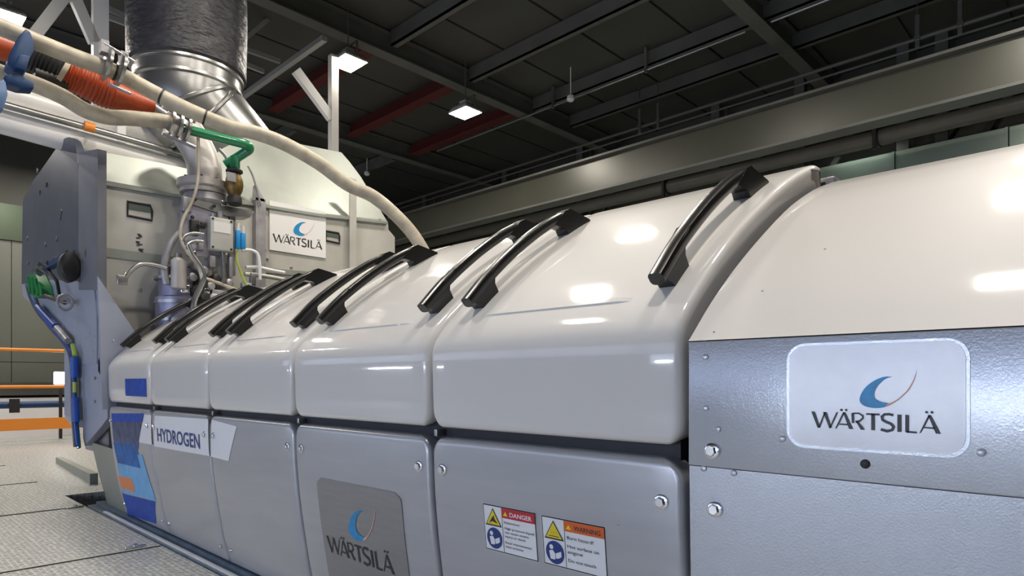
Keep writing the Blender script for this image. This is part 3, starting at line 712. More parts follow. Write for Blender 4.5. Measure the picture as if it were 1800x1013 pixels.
b.build('sloped_upper_panel', M['galv'], root)
lip = [AX(u, v, XM + .03) for u, v in ((174, 318), (300, 340), (440, 356), (560, 376), (682, 390))]
b = MB()
for a, c in zip(lip, lip[1:]): b.prism([a + Vector((-.06, 0, .03)), a, a + Vector((0, 0, -.02)), a + Vector((-.035, 0, -.02))], c - a)
b.build('folded_lip', M['galv'], root)
for vv in ((432, 520), ):
    b = MB(); a = AX(174, 434, XM + .012); c = AX(312, 452, XM + .012); b.prism([a, a + Vector((.0, 0, -.06)), a + Vector((-.02, 0, -.06)), a + Vector((-.02, 0, 0))], c - a); b.build('seam_flange', M['galv'], root)
    b = MB(); a = AX(460, 470, XM + .012); c = AX(694, 492, XM + .012); b.prism([a, a + Vector((.0, 0, -.04)), a + Vector((-.02, 0, -.04)), a + Vector((-.02, 0, 0))], c - a); b.build('seam_flange', M['galv'], root)
b = MB(); a = AX(622, 318, XM + .05); c = AX(622, 470, XM + .05); b.box((XM + .03, a.y - .035, c.z - .2), (XM + .045, a.y + .03, a.z + .02)); b.build('vertical_strip', M['sheet'], root)
a = AX(461, 350, XM + .05); b = MB(); b.box((XM, a.y - .055, 1.5), (XM + .06, a.y + .025, a.z)); b.prism([(XM, a.y - .06, a.z - .02), (XM, a.y + .02, a.z - .02), (XM, a.y - .05, a.z + .1)], (.06, 0, 0)); b.build('bracket_plate', M['cast'], root)
for x_, (u, v), s in ((0, (246, 371), 1), (1, (585, 417), .85)):
    p = AX(u, v, XM + .004); b = MB(); w_, h_ = (.075 * s, .05 * s)
    P = [(XM + .004, p.y - w_, p.z + h_), (XM + .004, p.y + w_ * .85, p.z + h_), (XM + .004, p.y + w_, p.z + h_ * .3), (XM + .004, p.y + w_, p.z - h_), (XM + .004, p.y - w_, p.z - h_ * .9)]
    b.tube(P, .009, 8, closed=True); hp = plabel(b.build('recessed_handle', M['blackm'], root), 'recessed pull handle with dark rim')
    b = MB(); b.box((XM + .002, p.y - w_ * .9, p.z), (XM + .006, p.y + w_ * .9, p.z + h_ * .75)); b.build('handle_flap', mat('dull_green_steel' + str(x_), (.10, .13, .11), .4, metal=.4), hp)
for (u, v, X_, n_) in ((246, 428, XM, 3), (153, 417, None, 2)):
    b = MB()
    for i in range(n_):
        for j in range(4):
            if X_:
                p = AX(u - 4 + 8 * random.random(), v - 16 + i * 13 + j * 2.2, X_ + .002); b.box(p + Vector((0, -.012, -.003)), p + Vector((.002, .014 * random.random() + .006, .003)))
            else:
                p = AY(u - 3 + 6 * random.random(), v - 14 + i * 14 + j * 2.6, 1.150); b.box(p + Vector((-.02, 0, -.004)), p + Vector((.02 * random.random() + .01, .002, .004)))
    b.build('stencil_mark', M['blackm'], root)
# white logo sign on the front panel
q = [AX(u, v, XM + .014) for u, v in ((474, 352), (573, 373), (573, 455), (474, 438))]
b = MB(); y0, y1 = q[0].y, q[1].y; zt = (q[0].z + q[1].z) / 2; zb = (q[2].z + q[3].z) / 2
b.box((XM, y0, zb), (XM + .012, y1, zt)); pl = plabel(b.build('logo_sign', M['white'], root), 'square white logo sign')
ta = AX(480, 425, XM + .014); tb = AX(566, 430, XM + .014); s_ = (tb.y - ta.y) / 6.6; oz = AX(523, 432, XM + .014).z
fm = lambda x, z: Vector((XM + .0135, ta.y + x, oz + z))
brand_mb(fm, s_).build('lettering', M['ink'], pl); swoosh_mb(fm, s_, 0).build('swoosh_emblem', M['logob'], pl); swoosh_mb(fm, s_, 1).build('swoosh_tail', M['logoo'], pl)
for u, v in ((182, 372), (186, 448), (212, 452), (246, 510), (188, 515), (466, 440), (470, 455), (512, 470), (668, 386), (300, 480), (178, 470)):
    p = AX(u, v, XM + .001); hexbolt(p, (1, 0, 0), .009).build('bolt', M['cast'], root)
# near side face of the module
YS = 1.155
side = [(38, 500), (38, 470), (40, 352), (58, 318), (82, 285), (105, 252), (114, 243), (121, 241), (128, 246), (134, 262), (138, 300), (138, 495), (90, 492)]
P = [AY(u, v, YS) for u, v in side]; b = MB(); b.prism(P, (0, .05, 0)); plabel(b.build('side_panel', M['sideshade'], root), 'blue grey near side panel with shade in its colour')
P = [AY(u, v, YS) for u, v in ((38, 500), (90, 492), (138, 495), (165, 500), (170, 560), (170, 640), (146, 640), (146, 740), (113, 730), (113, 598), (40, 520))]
b = MB(); b.prism(P, (0, .05, 0)); plabel(b.build('lower_side_panel', M['column'], root), 'angled lower side panel with light in its colour')
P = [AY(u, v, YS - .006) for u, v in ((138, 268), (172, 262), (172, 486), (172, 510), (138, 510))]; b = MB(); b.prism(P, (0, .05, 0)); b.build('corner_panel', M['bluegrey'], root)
for u, v in ((82, 325), (70, 338), (108, 372), (106, 382), (48, 420), (50, 462), (152, 440), (152, 448), (130, 445), (100, 420), (80, 430), (66, 300)):
    p = AY(u, v, YS - .001); b = MB(); b.tube([p, p + Vector((0, -.006, 0))], .022, 10); b.build('bolt', M['blackm'] if v % 2 else M['steel'], root)

# column below the module
root = thing('support_column', 'blue grey sheet metal column carrying the module beside the first hood', 'column', (-5.0, 1.2, 0))
XF = -4.655
P = [AX(u, v, XF) for u, v in ((190, 560), (190, 520), (172, 486), (235, 580), (260, 640), (230, 700), (193, 712), (190, 700))]
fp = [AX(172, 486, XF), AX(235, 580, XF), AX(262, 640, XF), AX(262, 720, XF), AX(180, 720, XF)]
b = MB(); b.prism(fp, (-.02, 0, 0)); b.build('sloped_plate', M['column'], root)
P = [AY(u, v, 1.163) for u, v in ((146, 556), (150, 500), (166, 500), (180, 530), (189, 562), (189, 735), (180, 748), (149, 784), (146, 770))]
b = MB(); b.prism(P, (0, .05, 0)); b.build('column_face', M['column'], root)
P = [AY(u, v, 1.175) for u, v in ((113, 600), (128, 620), (130, 752), (114, 735))]
b = MB(); b.prism(P, (0, .3, 0)); b.build('column_edge', mat('pale_blue_sheet', (.42, .50, .60), .4, metal=.2), root)
P = [AY(u, v, 1.23) for u, v in ((150, 770), (190, 745), (192, 800), (150, 790))]
b = MB(); b.prism(P, (0, .1, 0)); b.build('recess_plate', M['cast'], root)
for u, v in ((160, 586), (168, 592), (184, 590), (178, 578), (200, 600), (166, 618), (184, 618), (167, 665), (184, 666), (167, 706), (184, 707), (153, 594), (70, 0)):
    if u == 70: continue
    p = AY(u, v, 1.160); b = MB(); b.tube([p, p + Vector((0, -.006, 0))], .011, 10); b.build('bolt', M['cast'], root)
p = AY(177, 643, 1.160); b = MB(); b.tube([p + Vector((a * .03, -.002, c * .05)) for a, c in ((-1, .7), (0, 1), (1, .7), (1, -.7), (0, -1), (-1, -.7))], .006, 8, closed=True); plabel(b.build('keyhole_latch', M['blackm'], root), 'small latch opening')
# bare metal end skirt, same curve as the covers
def lowX(u, v): return lowpx(u, v, -.012)
b = MB(); zs = [.455, .37, .28, .19, .1, .0]; L_ = [(-5.20, z) for z in zs]; R_ = [(XS[0] - .03, z) for z in zs]
for i in range(5):
    z0_, z1_ = zs[i], zs[i + 1]
    b.add([low(-5.20 + .02 * i, z0_, -.02), low(XS[0] - .02, z0_ - .012, -.02), low(XS[0] - .02, z1_ - .012, -.02), low(-5.20 + .02 * (i + 1), z1_, -.02)], [(0, 1, 2, 3)], True)
b.add([low(-5.20, .455, -.02), low(-5.20, .455, -.12), low(-5.1, 0, -.12), low(-5.1, 0, -.02)], [(0, 1, 2, 3)])
b.add([low(-5.20, .455, -.02), low(XS[0] - .02, .443, -.02), low(XS[0] - .02, .443, -.12), low(-5.2, .455, -.12)], [(0, 1, 2, 3)])
tag(b.build('end_skirt', M['galv']), 'bare metal skirt plate left of the printed cover, below the column', 'panel')
b = MB(); b.box((-6.3, 1.55, .0), (-5.22, 3.2, .9)); tag(b.build('machine_plinth', M['blackm']), 'black plinth in shadow below the module', 'plinth')
b = MB(); p0 = AZ(98, 814, .0); p1 = AZ(158, 852, .0); d_ = (p1 - p0); n2 = Vector((-d_.y, d_.x, 0)).normalized()
b.prism([p0 + Vector((0, 0, 0)), p1, p1 + n2 * .0 + Vector((0, 0, .09)), p0 + Vector((0, 0, .06))], Vector((.0, .06, 0))); tag(b.build('kick_plate', M['galv']), 'pale kick plate on the grating beside the dark opening under the column', 'plate')

# cable bundle down the column
t = thing('cable_bundle', 'bundle of blue, green and black cables running down the edge of the module and column', 'cables', AY(55, 510, 1.14))
pts = [AY(u, v, 1.13) for u, v in ((50, 500), (58, 528), (72, 552), (95, 580), (116, 604), (128, 625), (131, 660), (132, 720), (136, 768), (138, 786))]
for i in range(6):
    o_ = Vector((.02 * (i - 2.5), -.012 * (i % 2), .0)); b = MB(); b.tube(crom([p + o_ + Vector((random.uniform(-.012, .012), 0, random.uniform(-.012, .012))) for p in pts], 4), .011, 8); b.build('cable', (M['blackm'], M['bluegrey'], M['cast'], M['blackm'], M['green'], M['bluec'])[i], t)
for a, c, m_, r in (((66, 540), (98, 574), 'bluec', .024), ((131, 628), (131, 664), 'bluec', .026), ((132, 700), (134, 742), 'bluec', .022), ((128, 606), (132, 626), 'ygreen', .015), ((131, 672), (131, 690), 'ygreen', .012), ((100, 577), (120, 600), 'cast', .024)):
    b = MB(); b.tube([AY(*a, 1.115), AY(*c, 1.115)], r, 10); b.build('cable_sleeve', M[m_], t)
t = thing('connector_block', 'bright green connector block on the near side of the module', 'connector', AY(58, 522, 1.12))
b = MB(); P = [AY(u, v, 1.08) for u, v in ((46, 484), (62, 482), (72, 505), (74, 520), (60, 524), (50, 514))]; b.prism(P, (0, .07, 0)); b.build('block', M['greenb'], t)
for i in range(3): b = MB(); a = AY(50 + i * 7, 488 + i * 2, 1.078); b.tube([a, AY(54 + i * 7, 515 + i * 2, 1.078)], .014, 8); b.build('rib', M['greenb'], t)
b = MB(); p = AY(122, 470, 1.09)
b.tube([p + Vector((h, 0, 0)) for h in (-.05, -.045, .03, .045)], [.09, .105, .105, .08], 24)
for v in b.v: v.y = p.y + (v.y - p.y) * .62
tag(b.build('round_cap', M['blackm']), 'black oval cap on the near side of the module', 'cap')
t = thing('valve_wheel', 'small dull metal handwheel on a stem, low on the side of the module', 'valve', AY(115, 530, 1.1))
p = AY(114, 532, 1.07); b = MB(); b.tube([p + Vector((0, .045 * math.cos(a), .052 * math.sin(a))) for a in [i * math.pi / 8 for i in range(16)]], .010, 8, closed=True); b.box(p + Vector((-.008, -.045, -.006)), p + Vector((.008, .045, .006))); b.build('wheel', M['cast'], t)
b = MB(); b.tube([p, AY(78, 520, 1.10)], .016, 8); b.tube([AY(104, 516, 1.09), AY(100, 495, 1.09), AY(85, 475, 1.09)], .012, 8); b.build('stem', M['blackm'], t)
t = thing('sensor_cluster', 'cluster of small metal fittings and a blue connector above the green block', 'sensor', AY(82, 480, 1.1))
for u, v in ((76, 470), (84, 478), (72, 482), (90, 468)):
    b = MB(); p = AY(u, v, 1.1); b.tube([p, p + Vector((.03, -.05, .02))], .022, 8); b.build('fitting', M['steel'], t)
b = MB(); b.box(AY(92, 466, 1.12), AY(110, 456, 1.07)); b.build('plug', M['blue'], t)
b = MB(); b.tube(crom([AY(u, v, 1.09) for u, v in ((84, 474), (95, 455), (112, 452), (118, 440))], 4), .008, 8); b.build('wire', M['blackm'], t)

# ------------------------------------------------------------------ exhaust duct
XD = -5.75
def dpt(u, v): return AX(u, v, XD)
t = thing('exhaust_duct', 'huge vertical exhaust duct, black foil insulation above a shiny steel elbow', 'duct', dpt(450, 240))
c0 = dpt(331, 134); R0 = .455
b = MB(); zz = []
b.tube([Vector((XD, c0.y, c0.z + h)) for h in (0, .02, .5, 1.0, 1.6, 5.29 - c0.z)], [R0 - .02, R0, R0 + .01, R0, R0 - .005, R0], 48); plabel(b.build('insulated_sleeve', M['insul'], t), 'black foil wrapped upper sleeve')
b = MB(); path = crom([Vector((XD, c0.y, c0.z + .02)), Vector((XD, c0.y, c0.z - .12)), Vector((XD, c0.y + .01, c0.z - .24)), dpt(362, 216), dpt(410, 270), dpt(458, 335)], 5)
b.tube(path, lambda t_: .42 - .05 * t_, 48); plabel(b.build('steel_elbow', M['steel'], t), 'shiny steel elbow')
for i in (1, 5, 10, 14):
    p = path[i]; d_ = (path[i + 1] - path[i - 1]).normalized(); b = MB(); rr = (.42 - .05 * i / (len(path) - 1)); b.tube([p - d_ * .02, p - d_ * .01, p + d_ * .01, p + d_ * .02], [rr + .003, rr + .018, rr + .018, rr + .003], 48); b.build('seam_ring', M['steel'], t)

# ------------------------------------------------------------------ pipes at the upper left
def pp(pts, X): return crom([AX(u, v, X if not isinstance(X, (list, tuple)) else X[0] + (X[1] - X[0]) * i / (len(pts) - 1)) for i, (u, v) in enumerate(pts)], 5)
t = thing('clad_pipe', 'wide pale metal-clad pipe, lowest of the pipes running in from the left', 'pipe', AX(100, 230, -5.2), 'metal-clad pipes at the left')
b = MB(); b.tube(pp([(-60, 192), (60, 226), (180, 260), (345, 306)], -5.9), .104, 24); b.build('pipe_body', M['clad'], t)
t = thing('clad_pipe', 'upper pale metal-clad pipe just below the beige hose', 'pipe', AX(100, 190, -5.2), 'metal-clad pipes at the left')
b = MB(); b.tube(pp([(-60, 142), (60, 178), (180, 214), (340, 262)], -5.92), .062, 20); b.build('pipe_body', M['clad'], t)
for u, v in ((212, 231), ):
    p = AX(u, v, -5.84); b = MB(); b.box(p + Vector((-.1, -.03, -.12)), p + Vector((.03, .03, .09))); b.build('clamp', M['white'], t)
b = MB(); p = AX(148, 221, -5.72); q = AX(166, 226, -5.72); b.tube([p, q], .036, 20); plabel(b.build('band', M['orangep'], t), 'orange marking band')
t = thing('small_pipe', 'thin grey pipe between the two clad pipes at the left', 'pipe', AX(100, 200, -5.1))
b = MB(); b.tube(pp([(-60, 166), (60, 199), (180, 232), (335, 276)], -5.75), .026, 12); b.build('pipe_body', M['steel'], t)

def rings(t, c, d_, r, n_=3, gap=.03, m='steel'):
    for i in range(n_):
        p = c + d_ * gap * (i - (n_ - 1) / 2); b = MB(); b.tube([p - d_ * .012, p - d_ * .008, p + d_ * .008, p + d_ * .012], [r * .8, r, r, r * .8], 18); b.build('clamp_ring', M[m], t)
# long beige hose
hp_ = [(-70, 20), (0, 47), (60, 72), (130, 100), (200, 126), (270, 163), (330, 193), (400, 222), (450, 234), (500, 253), (560, 287), (610, 324), (655, 345), (695, 378), (728, 415), (755, 462), (775, 510)]
XH = lambda i: -4.35 + .75 * max(0, (i - 5)) / 11
P = crom([AX(u, v, XH(i)) for i, (u, v) in enumerate(hp_)], 5)
t = thing('long_hose', 'long beige hose arching across the module and down behind the hoods', 'hose', P[-1])
b = MB(); b.tube(P, .046, 16); b.build('hose_body', M['beige'], t)
for i in (20, 26, 32):
    b = MB(); d_ = (P[i + 1] - P[i]).normalized(); b.tube([P[i], P[i] + d_ * .012], .048, 16); b.build('hose_tie', M['blackm'], t)
i = 20; d_ = (P[21] - P[19]).normalized(); c = AX(200, 118, -4.3)
t2 = thing('hose_clamp', 'steel clamp coupling with bolts around the long beige hose', 'clamp', c)
rings(t2, c, d_, .10, 2, .07, 'steel')
b = MB(); b.cyl(c + Vector((.02, -.06, .11)), c + Vector((.02, .1, .06)), .012, 8); b.build('clamp_bolt', M['cast'], t2)
b = MB(); b.cyl(c + Vector((.03, -.04, -.12)), c + Vector((.03, .08, -.14)), .010, 8); b.build('clamp_bolt', M['cast'], t2)
for q0, q1 in (((-.03, -.07, .06), (.03, -.03, .13)), ((-.03, .03, .03), (.03, .07, .10))): b = MB(); b.box(c + Vector(q0), c + Vector(q1)); b.build('clamp_lug', M['cast'], t2)
# second hose to the green pipe
t = thing('short_hose', 'beige hose running under the orange one to the green pipe', 'hose', AX(300, 212, -4.5))
b = MB(); b.tube(pp([(-80, 90), (0, 128), (60, 148), (110, 170), (150, 194), (190, 206), (230, 208), (298, 214)], -4.5), .046, 16); b.build('hose_body', M['beige'], t)
c = AX(312, 222, -4.5); dY = (AX(330, 228, -4.5) - AX(295, 214, -4.5)).normalized()
t2 = thing('pipe_coupling', 'steel clamp coupling joining the beige hose to the green pipe', 'clamp', c)
rings(t2, c, dY, .095, 3, .05, 'steel')
for z in (-.08, .09): b = MB(); b.cyl(c + Vector((.03, -.1, z)), c + Vector((.03, .1, z - .04)), .014, 8); b.build('clamp_bolt', M['cast'], t2)
# green pipe
t = thing('green_pipe', 'green painted pipe with an elbow, leading down to the brass valve', 'pipe', AX(411, 295, -4.5))
g1 = [AX(u, v, X) for u, v, X in ((322, 226, -4.5), (380, 241, -4.45), (425, 252, -4.4), (436, 257, -4.4), (438, 263, -4.42), (428, 270, -4.46), (408, 283, -4.52), (396, 290, -4.55))]
b = MB(); b.tube(crom(g1, 4), .032, 16); b.tube([AX(413, 276, -4.5), AX(413, 298, -4.5)], .034, 16); b.build('pipe_body', M['green'], t)
t = thing('brass_valve', 'dark brass ball valve below the green pipe', 'valve', AX(413, 360, -4.5))
a = lambda v: AX(412, v, -4.5)
b = MB(); b.tube([a(297), a(300), a(303), a(306)], [.04, .056, .056, .04], 16); b.build('union_nut', M['blackm'], t)
b = MB(); b.tube([a(345), a(350), a(358), a(362)], [.045, .05, .05, .03], 12); b.build('union_nut', M['blackm'], t)
b = MB(); b.tube([a(306), a(315), a(325), a(335), a(345)], [.036, .056, .06, .054, .036], 16); b.build('valve_body', M['brass'], t)
b = MB(); p = a(318); b.tube([p + Vector((.02, -.03, 0)), p + Vector((.07, -.05, 0))], .02, 10); b.box(p + Vector((.06, -.08, -.03)), p + Vector((.075, -.02, .03))); b.build('valve_stem', M['cast'], t)
# orange corrugated hose
OP = [(112, 126), (135, 137), (165, 152), (190, 163), (215, 171), (240, 179), (270, 187)]
path = crom([AX(u, v, -4.6) for u, v in OP], 14)
def orr(t_):
    base = .084 + .012 * math.sin(min(1, t_ / .5) * math.pi / 2) if t_ < .5 else .096 - .052 * (t_ - .5) / .5
    return base * (1 + (.045 * math.sin(t_ * 150) if t_ < .55 else .012 * math.sin(t_ * 150)))
t = thing('ribbed_hose', 'orange ribbed hose narrowing towards the steel coupling', 'hose', path[0])
b = MB(); b.tube(path, orr, 24); b.build('hose_body', M['orange'], t)
b = MB(); b.tube([path[0] - Vector((0, .015, -.006)), path[0] + Vector((0, .01, -.004))], .094, 24); b.build('end_ring', M['beige'], t)
b = MB(); b.tube([path[-1], AX(290, 200, -4.6), AX(306, 212, -4.58)], .022, 10); b.build('nozzle', M['cast'], t)
t = thing('rubber_sleeve', 'black rubber sleeve between the blue valve and the orange hose', 'hose', AX(60, 100, -4.6))
b = MB(); pth = crom([AX(u, v, -4.62) for u, v in ((40, 92), (75, 108), (115, 128))], 10); b.tube(pth, lambda q: .085 + .006 * math.sin(q * 60), 20); b.tube([AX(60, 130, -4.6), AX(118, 148, -4.6)], .045, 12); b.build('sleeve_body', M['blackm'], t)
t = thing('orange_stub', 'short orange hose end left of the blue valve', 'hose', AX(0, 85, -4.6))
b = MB(); b.tube([AX(-60, 60, -4.6), AX(-20, 76, -4.6), AX(22, 90, -4.6)], .07, 18); b.build('hose_body', M['orange'], t)
# blue valve
t = thing('blue_valve', 'blue painted valve flange at the left edge between the hoses', 'valve', AX(30, 150, -4.3))
def slab(pxs, X, th, bev=.007):
    bm = bmesh.new(); P = [AX(u, v, X) for u, v in pxs]; vs = [bm.verts.new(p) for p in P]; f = bm.faces.new(vs)
    r = bmesh.ops.extrude_face_region(bm, geom=[f]); bmesh.ops.translate(bm, verts=[v for v in r['geom'] if isinstance(v, bmesh.types.BMVert)], vec=(-th, 0, 0))
    bmesh.ops.bevel(bm, geom=bm.edges[:], offset=bev, segments=2, profile=.5, affect='EDGES'); bm.verts.index_update()
    b = MB(); b.add([v.co.copy() for v in bm.verts], [[v.index for v in f.verts] for f in bm.faces]); bm.free(); return b
slab([(46, 50), (54, 56), (60, 72), (60, 90), (52, 104), (46, 126), (24, 122), (12, 112), (22, 84), (34, 62)], -4.25, .12).build('flange', M['blue'], t)
slab([(34, 95), (54, 98), (46, 124), (24, 118)], -4.2, .1).build('lever_boss', M['blue'], t)
slab([(8, 132), (30, 128), (60, 144), (60, 156), (34, 154), (10, 146)], -4.22, .1).build('lever', M['blue'], t)
slab([(-14, 140), (10, 142), (14, 165), (6, 192), (-16, 186)], -4.18, .1).build('lever_grip', mat('pale_blue_paint', (.12, .20, .38), .35), t)

# ------------------------------------------------------------------ valve and instruments in front of the module
XV = -4.68
t = thing('steel_outlet_pipe', 'pinkish grey steel outlet elbow with a bolted flange in front of the module', 'pipe', AX(362, 345, XV))
b = MB(); b.tube(pp([(318, 214), (334, 240), (350, 268), (359, 295), (361, 326)], [-4.75, -4.68]), .112, 28); b.build('elbow', M['cast'] if 0 else M['warm'], t)
a = AX(358, 328, XV)
b = MB(); b.tube([a + Vector((0, 0, h)) for h in (.03, .025, -.02, -.03)], [.155, .17, .17, .155], 32); b.tube([a + Vector((0, 0, h)) for h in (-.032, -.06)], [.15, .15], 32); fl = b.build('flange', M['warm'], t)
for k in range(8):
    an = k * math.pi / 4 + .3; hexbolt(a + Vector((.135 * math.cos(an), .135 * math.sin(an), .03)), (0, 0, 1), .014).build('bolt', M['chrome'], fl)
t = thing('bypass_valve', 'grey cast valve body below the bolted flange', 'valve', AX(360, 450, XV))
a1 = AX(362, 350, XV)
b = MB(); b.tube([a1 + Vector((0, 0, h)) for h in (.02, -.03, -.08, -.22, -.3)], [.14, .15, .11, .10, .13], 24); b.build('valve_body', M['cast'], t)
b = MB(); p = AX(388, 378, XV + .08); b.prism([AX(u, v, XV + .13) for u, v in ((320, 356), (398, 368), (402, 388), (396, 448), (334, 452), (324, 420), (316, 395))], (-.03, 0, 0)); b.build('face_plate', M['lilacg'], t)
b = MB(); p = AX(430, 378, XV + .05); b.prism([AX(u, v, XV + .14) for u, v in ((334, 349), (448, 372), (440, 382), (400, 380), (334, 358))], (-.12, 0, 0)); b.build('arm', M['steel'], t)
for u, v in ((338, 382), (350, 396), (376, 362), (405, 350), (343, 350)):
    p = AX(u, v, XV + .16); hexbolt(p, (1, 0, 0), .009).build('bolt', M['blackm'], t)
b = MB(); b.tube([AX(388, 450, XV), AX(388, 520, XV)], .07, 16); b.box(AX(352, 455, XV - .1), AX(412, 520, XV + .02), .02); b.build('lower_body', M['sheet'], t)
t = thing('junction_box', 'light grey square junction box with a white label in front of the valve', 'box', AX(383, 440, XV + .12))
p0 = AX(363, 440, XV + .12); p1 = AX(403, 390, XV + .12)
b = MB(); b.box(p0, (p0.x + .07, p1.y, p1.z), .008); b.build('box_body', M['jbox'], t)
b = MB(); b.box((p0.x + .07, p0.y + .02, (p0.z + p1.z) / 2 + .01), (p0.x + .073, p1.y - .02, p1.z - .03)); plabel(b.build('label_plate', M['white'], t), 'white label')
for sy, sz in ((0, 0), (1, 0), (0, 1), (1, 1)):
    b = MB(); q = Vector((p0.x + .07, p0.y + .015 + sy * (p1.y - p0.y - .03), p0.z + .015 + sz * (p1.z - p0.z - .03))); b.tube([q, q + Vector((.004, 0, 0))], .008, 10); b.build('screw', M['blackm'], t)
b = MB(); b.tube([(p0.x + .03, p0.y + .08, p1.z), (p0.x + .03, p0.y + .08, p1.z + .05)], .02, 10); b.tube([(p0.x + .03, p0.y + .03, p1.z), (p0.x + .03, p0.y + .03, p1.z + .03)], .012, 10); b.build('gland', M['cast'], t)
t = thing('pump_housing', 'dark lilac cylindrical actuator housing standing left of the junction box', 'actuator', AX(318, 560, XV))
c = AX(316, 500, XV)
b = MB(); b.tube([c + Vector((0, 0, h)) for h in (-.32, -.30, -.10, -.09, .10, .12)], [.12, .15, .15, .13, .13, .1], 24); b.build('housing', M['lilac'], t)
for h in (-.26, -.14, .02): b = MB(); b.tube([c + Vector((0, 0, h)), c + Vector((0, 0, h + .02))], .156, 24); b.build('band', M['steel'], t)
c = AX(314, 478, XV + .14); b = MB(); b.tube([c + Vector((0, 0, h)) for h in (-.12, -.11, .07, .09)], [.03, .048, .048, .03], 18); b.build('motor', M['warm'], t)
b = MB(); b.tube([c + Vector((0, 0, .09)), c + Vector((0, 0, .12))], .022, 12); b.build('cap', M['steel'], t)
for u, v, r in ((338, 470, .035), (350, 478, .03), (330, 490, .03), (348, 500, .04), (362, 505, .03), (340, 515, .045), (372, 492, .03), (395, 500, .028), (352, 525, .04), (330, 540, .05), (370, 530, .05)):
    p = AX(u, v, XV + .1); b = MB(); b.tube([p, p + Vector((.05, .02, .01)), p + Vector((.06, .02, .01))], [r, r, r * .6], 12); b.tube([p + Vector((0, -.04, 0)), p + Vector((0, .05, .02))], r * .5, 10); b.build('fitting', M['cast' if (u % 4) else 'blackm'], t)
for i, (u, v, hw, hh, m_) in enumerate(((341, 400, .03, .05, 'blackm'), (356, 396, .018, .018, 'blackm'), (352, 432, .02, .03, 'cast'), (336, 446, .03, .02, 'chrome'), (372, 460, .02, .04, 'cast'), (360, 474, .012, .012, 'blackm'), (325, 508, .03, .03, 'chrome'), (362, 512, .02, .02, 'chrome'), (384, 515, .05, .02, 'cast'), (352, 545, .05, .03, 'blackm'), (436, 505, .05, .03, 'cast'), (444, 492, .02, .05, 'steel'), (412, 520, .04, .03, 'steel'), (404, 470, .012, .07, 'cast'), (328, 360, .03, .05, 'cast'), (392, 358, .018, .02, 'chrome'))):
    p = AX(u, v, XV + .13); b = MB(); b.box(p + Vector((-.02, -hw, -hh)), p + Vector((.02, hw, hh)), min(hw, hh) * .3); b.build('fitting_block', M[m_], t)
CAB = [('thick_cable', 'thick dark curved hose looping left of the junction box', [(332, 392), (318, 405), (302, 425), (292, 450), (289, 478), (293, 500)], .024, 'cast', .1),
       ('sense_line', 'long pale thin line falling from the beige hose past the flange', [(348, 232), (349, 262), (349, 305), (344, 335), (334, 362), (322, 385), (317, 410), (322, 432), (336, 452), (348, 468), (355, 492)], .010, 'beige', .2),
       ('silver_cable', 'upper silver cable arching into the left side of the junction box', [(318, 425), (326, 414), (340, 410), (358, 412)], .010, 'steel', .2),
       ('silver_cable', 'lower silver cable arching into the left side of the junction box', [(324, 440), (330, 430), (342, 424), (358, 425)], .010, 'steel', .2),
       ('braided_hose', 'braided hose dropping from the loop to the foot of the valve', [(330, 430), (338, 448), (352, 468), (358, 488), (352, 505), (342, 528), (338, 552)], .018, 'steel', .2),
       ('handle_tube', 'bent silver tube with a flattened end in front of the seam flange', [(220, 489), (228, 478), (246, 465), (270, 466), (292, 472)], .014, 'steel', .15),
       ('drain_tube', 'pale tube hooking down right of the blue connectors', [(425, 440), (440, 440), (452, 446), (456, 462), (457, 492)], .012, 'white', .15),
       ('drain_tube', 'pale straight tube falling below the junction box', [(392, 440), (393, 470), (392, 500)], .012, 'steel', .15),
       ('rigid_tube', 'rigid pale tube slanting down to the right from the valve foot', [(355, 488), (380, 496), (410, 508), (440, 518)], .012, 'beige', .15),
       ('rigid_tube', 'upper of the pale tubes running right behind the hoods', [(432, 470), (452, 470), (470, 474), (500, 480)], .014, 'white', .12),
       ('rigid_tube', 'lower of the pale tubes running right behind the hoods', [(430, 482), (455, 484), (480, 488), (520, 496)], .016, 'sheet', .12),
       ('yellow_cable', 'yellowish cable hanging from the blue connectors', [(418, 440), (416, 455), (422, 475), (430, 495), (440, 512)], .008, 'ygreen', .15),
       ('cross_tube', 'pale horizontal pipe at the foot of the valve', [(330, 540), (370, 533), (430, 528)], .035, 'sheet', .05)]
for nm, lab, px, r, m_, dx in CAB:
    P = pp(px, XV + dx); b = MB(); b.tube(P, r, 10); tag(b.build(nm, M[m_]), lab, 'tube' if 'tube' in nm or 'line' in nm else 'cable')
p = AX(218, 490, XV + .15); b = MB(); b.box(p + Vector((-.012, -.04, -.04)), p + Vector((.012, .02, .02)), .005); tag(b.build('mounting_foot', M['steel']), 'flattened bracket at the end of the bent silver tube', 'bracket')
for u, lab in ((418, 'left blue plug connector beside the junction box'), (427, 'right blue plug connector beside the junction box')):
    t = thing('blue_connector', lab, 'connector', AX(u, 438, XV + .15), 'blue plug connectors')
    p = AX(u, 438, XV + .15); q = AX(u, 405 if u < 420 else 410, XV + .15)
    b = MB(); b.box(p + Vector((-.015, -.017, 0)), (q.x + .015, q.y + .015, q.z), .004); b.build('plug_body', M['bluel'], t)
    b = MB(); b.tube([q, q + Vector((0, 0, .05))], .012, 8); b.build('cable_gland', M['white'], t)
p = AX(407, 430, XV + .08); b = MB(); b.box(p + Vector((-.02, -.02, -.22)), p + Vector((.02, .02, .22))); tag(b.build('rubber_strip', M['cast']), 'narrow brown grey strip between junction box and blue connectors', 'strip')
p = AX(438, 345, XM + .06); b = MB(); b.tube(crom([AX(u, v, XM + .08) for u, v in ((436, 292), (444, 308), (450, 328), (454, 345), (459, 362))], 4), .008, 8); tag(b.build('thin_wire', M['cast']), 'thin wire running down the sloped panel right of the brass valve', 'wire')
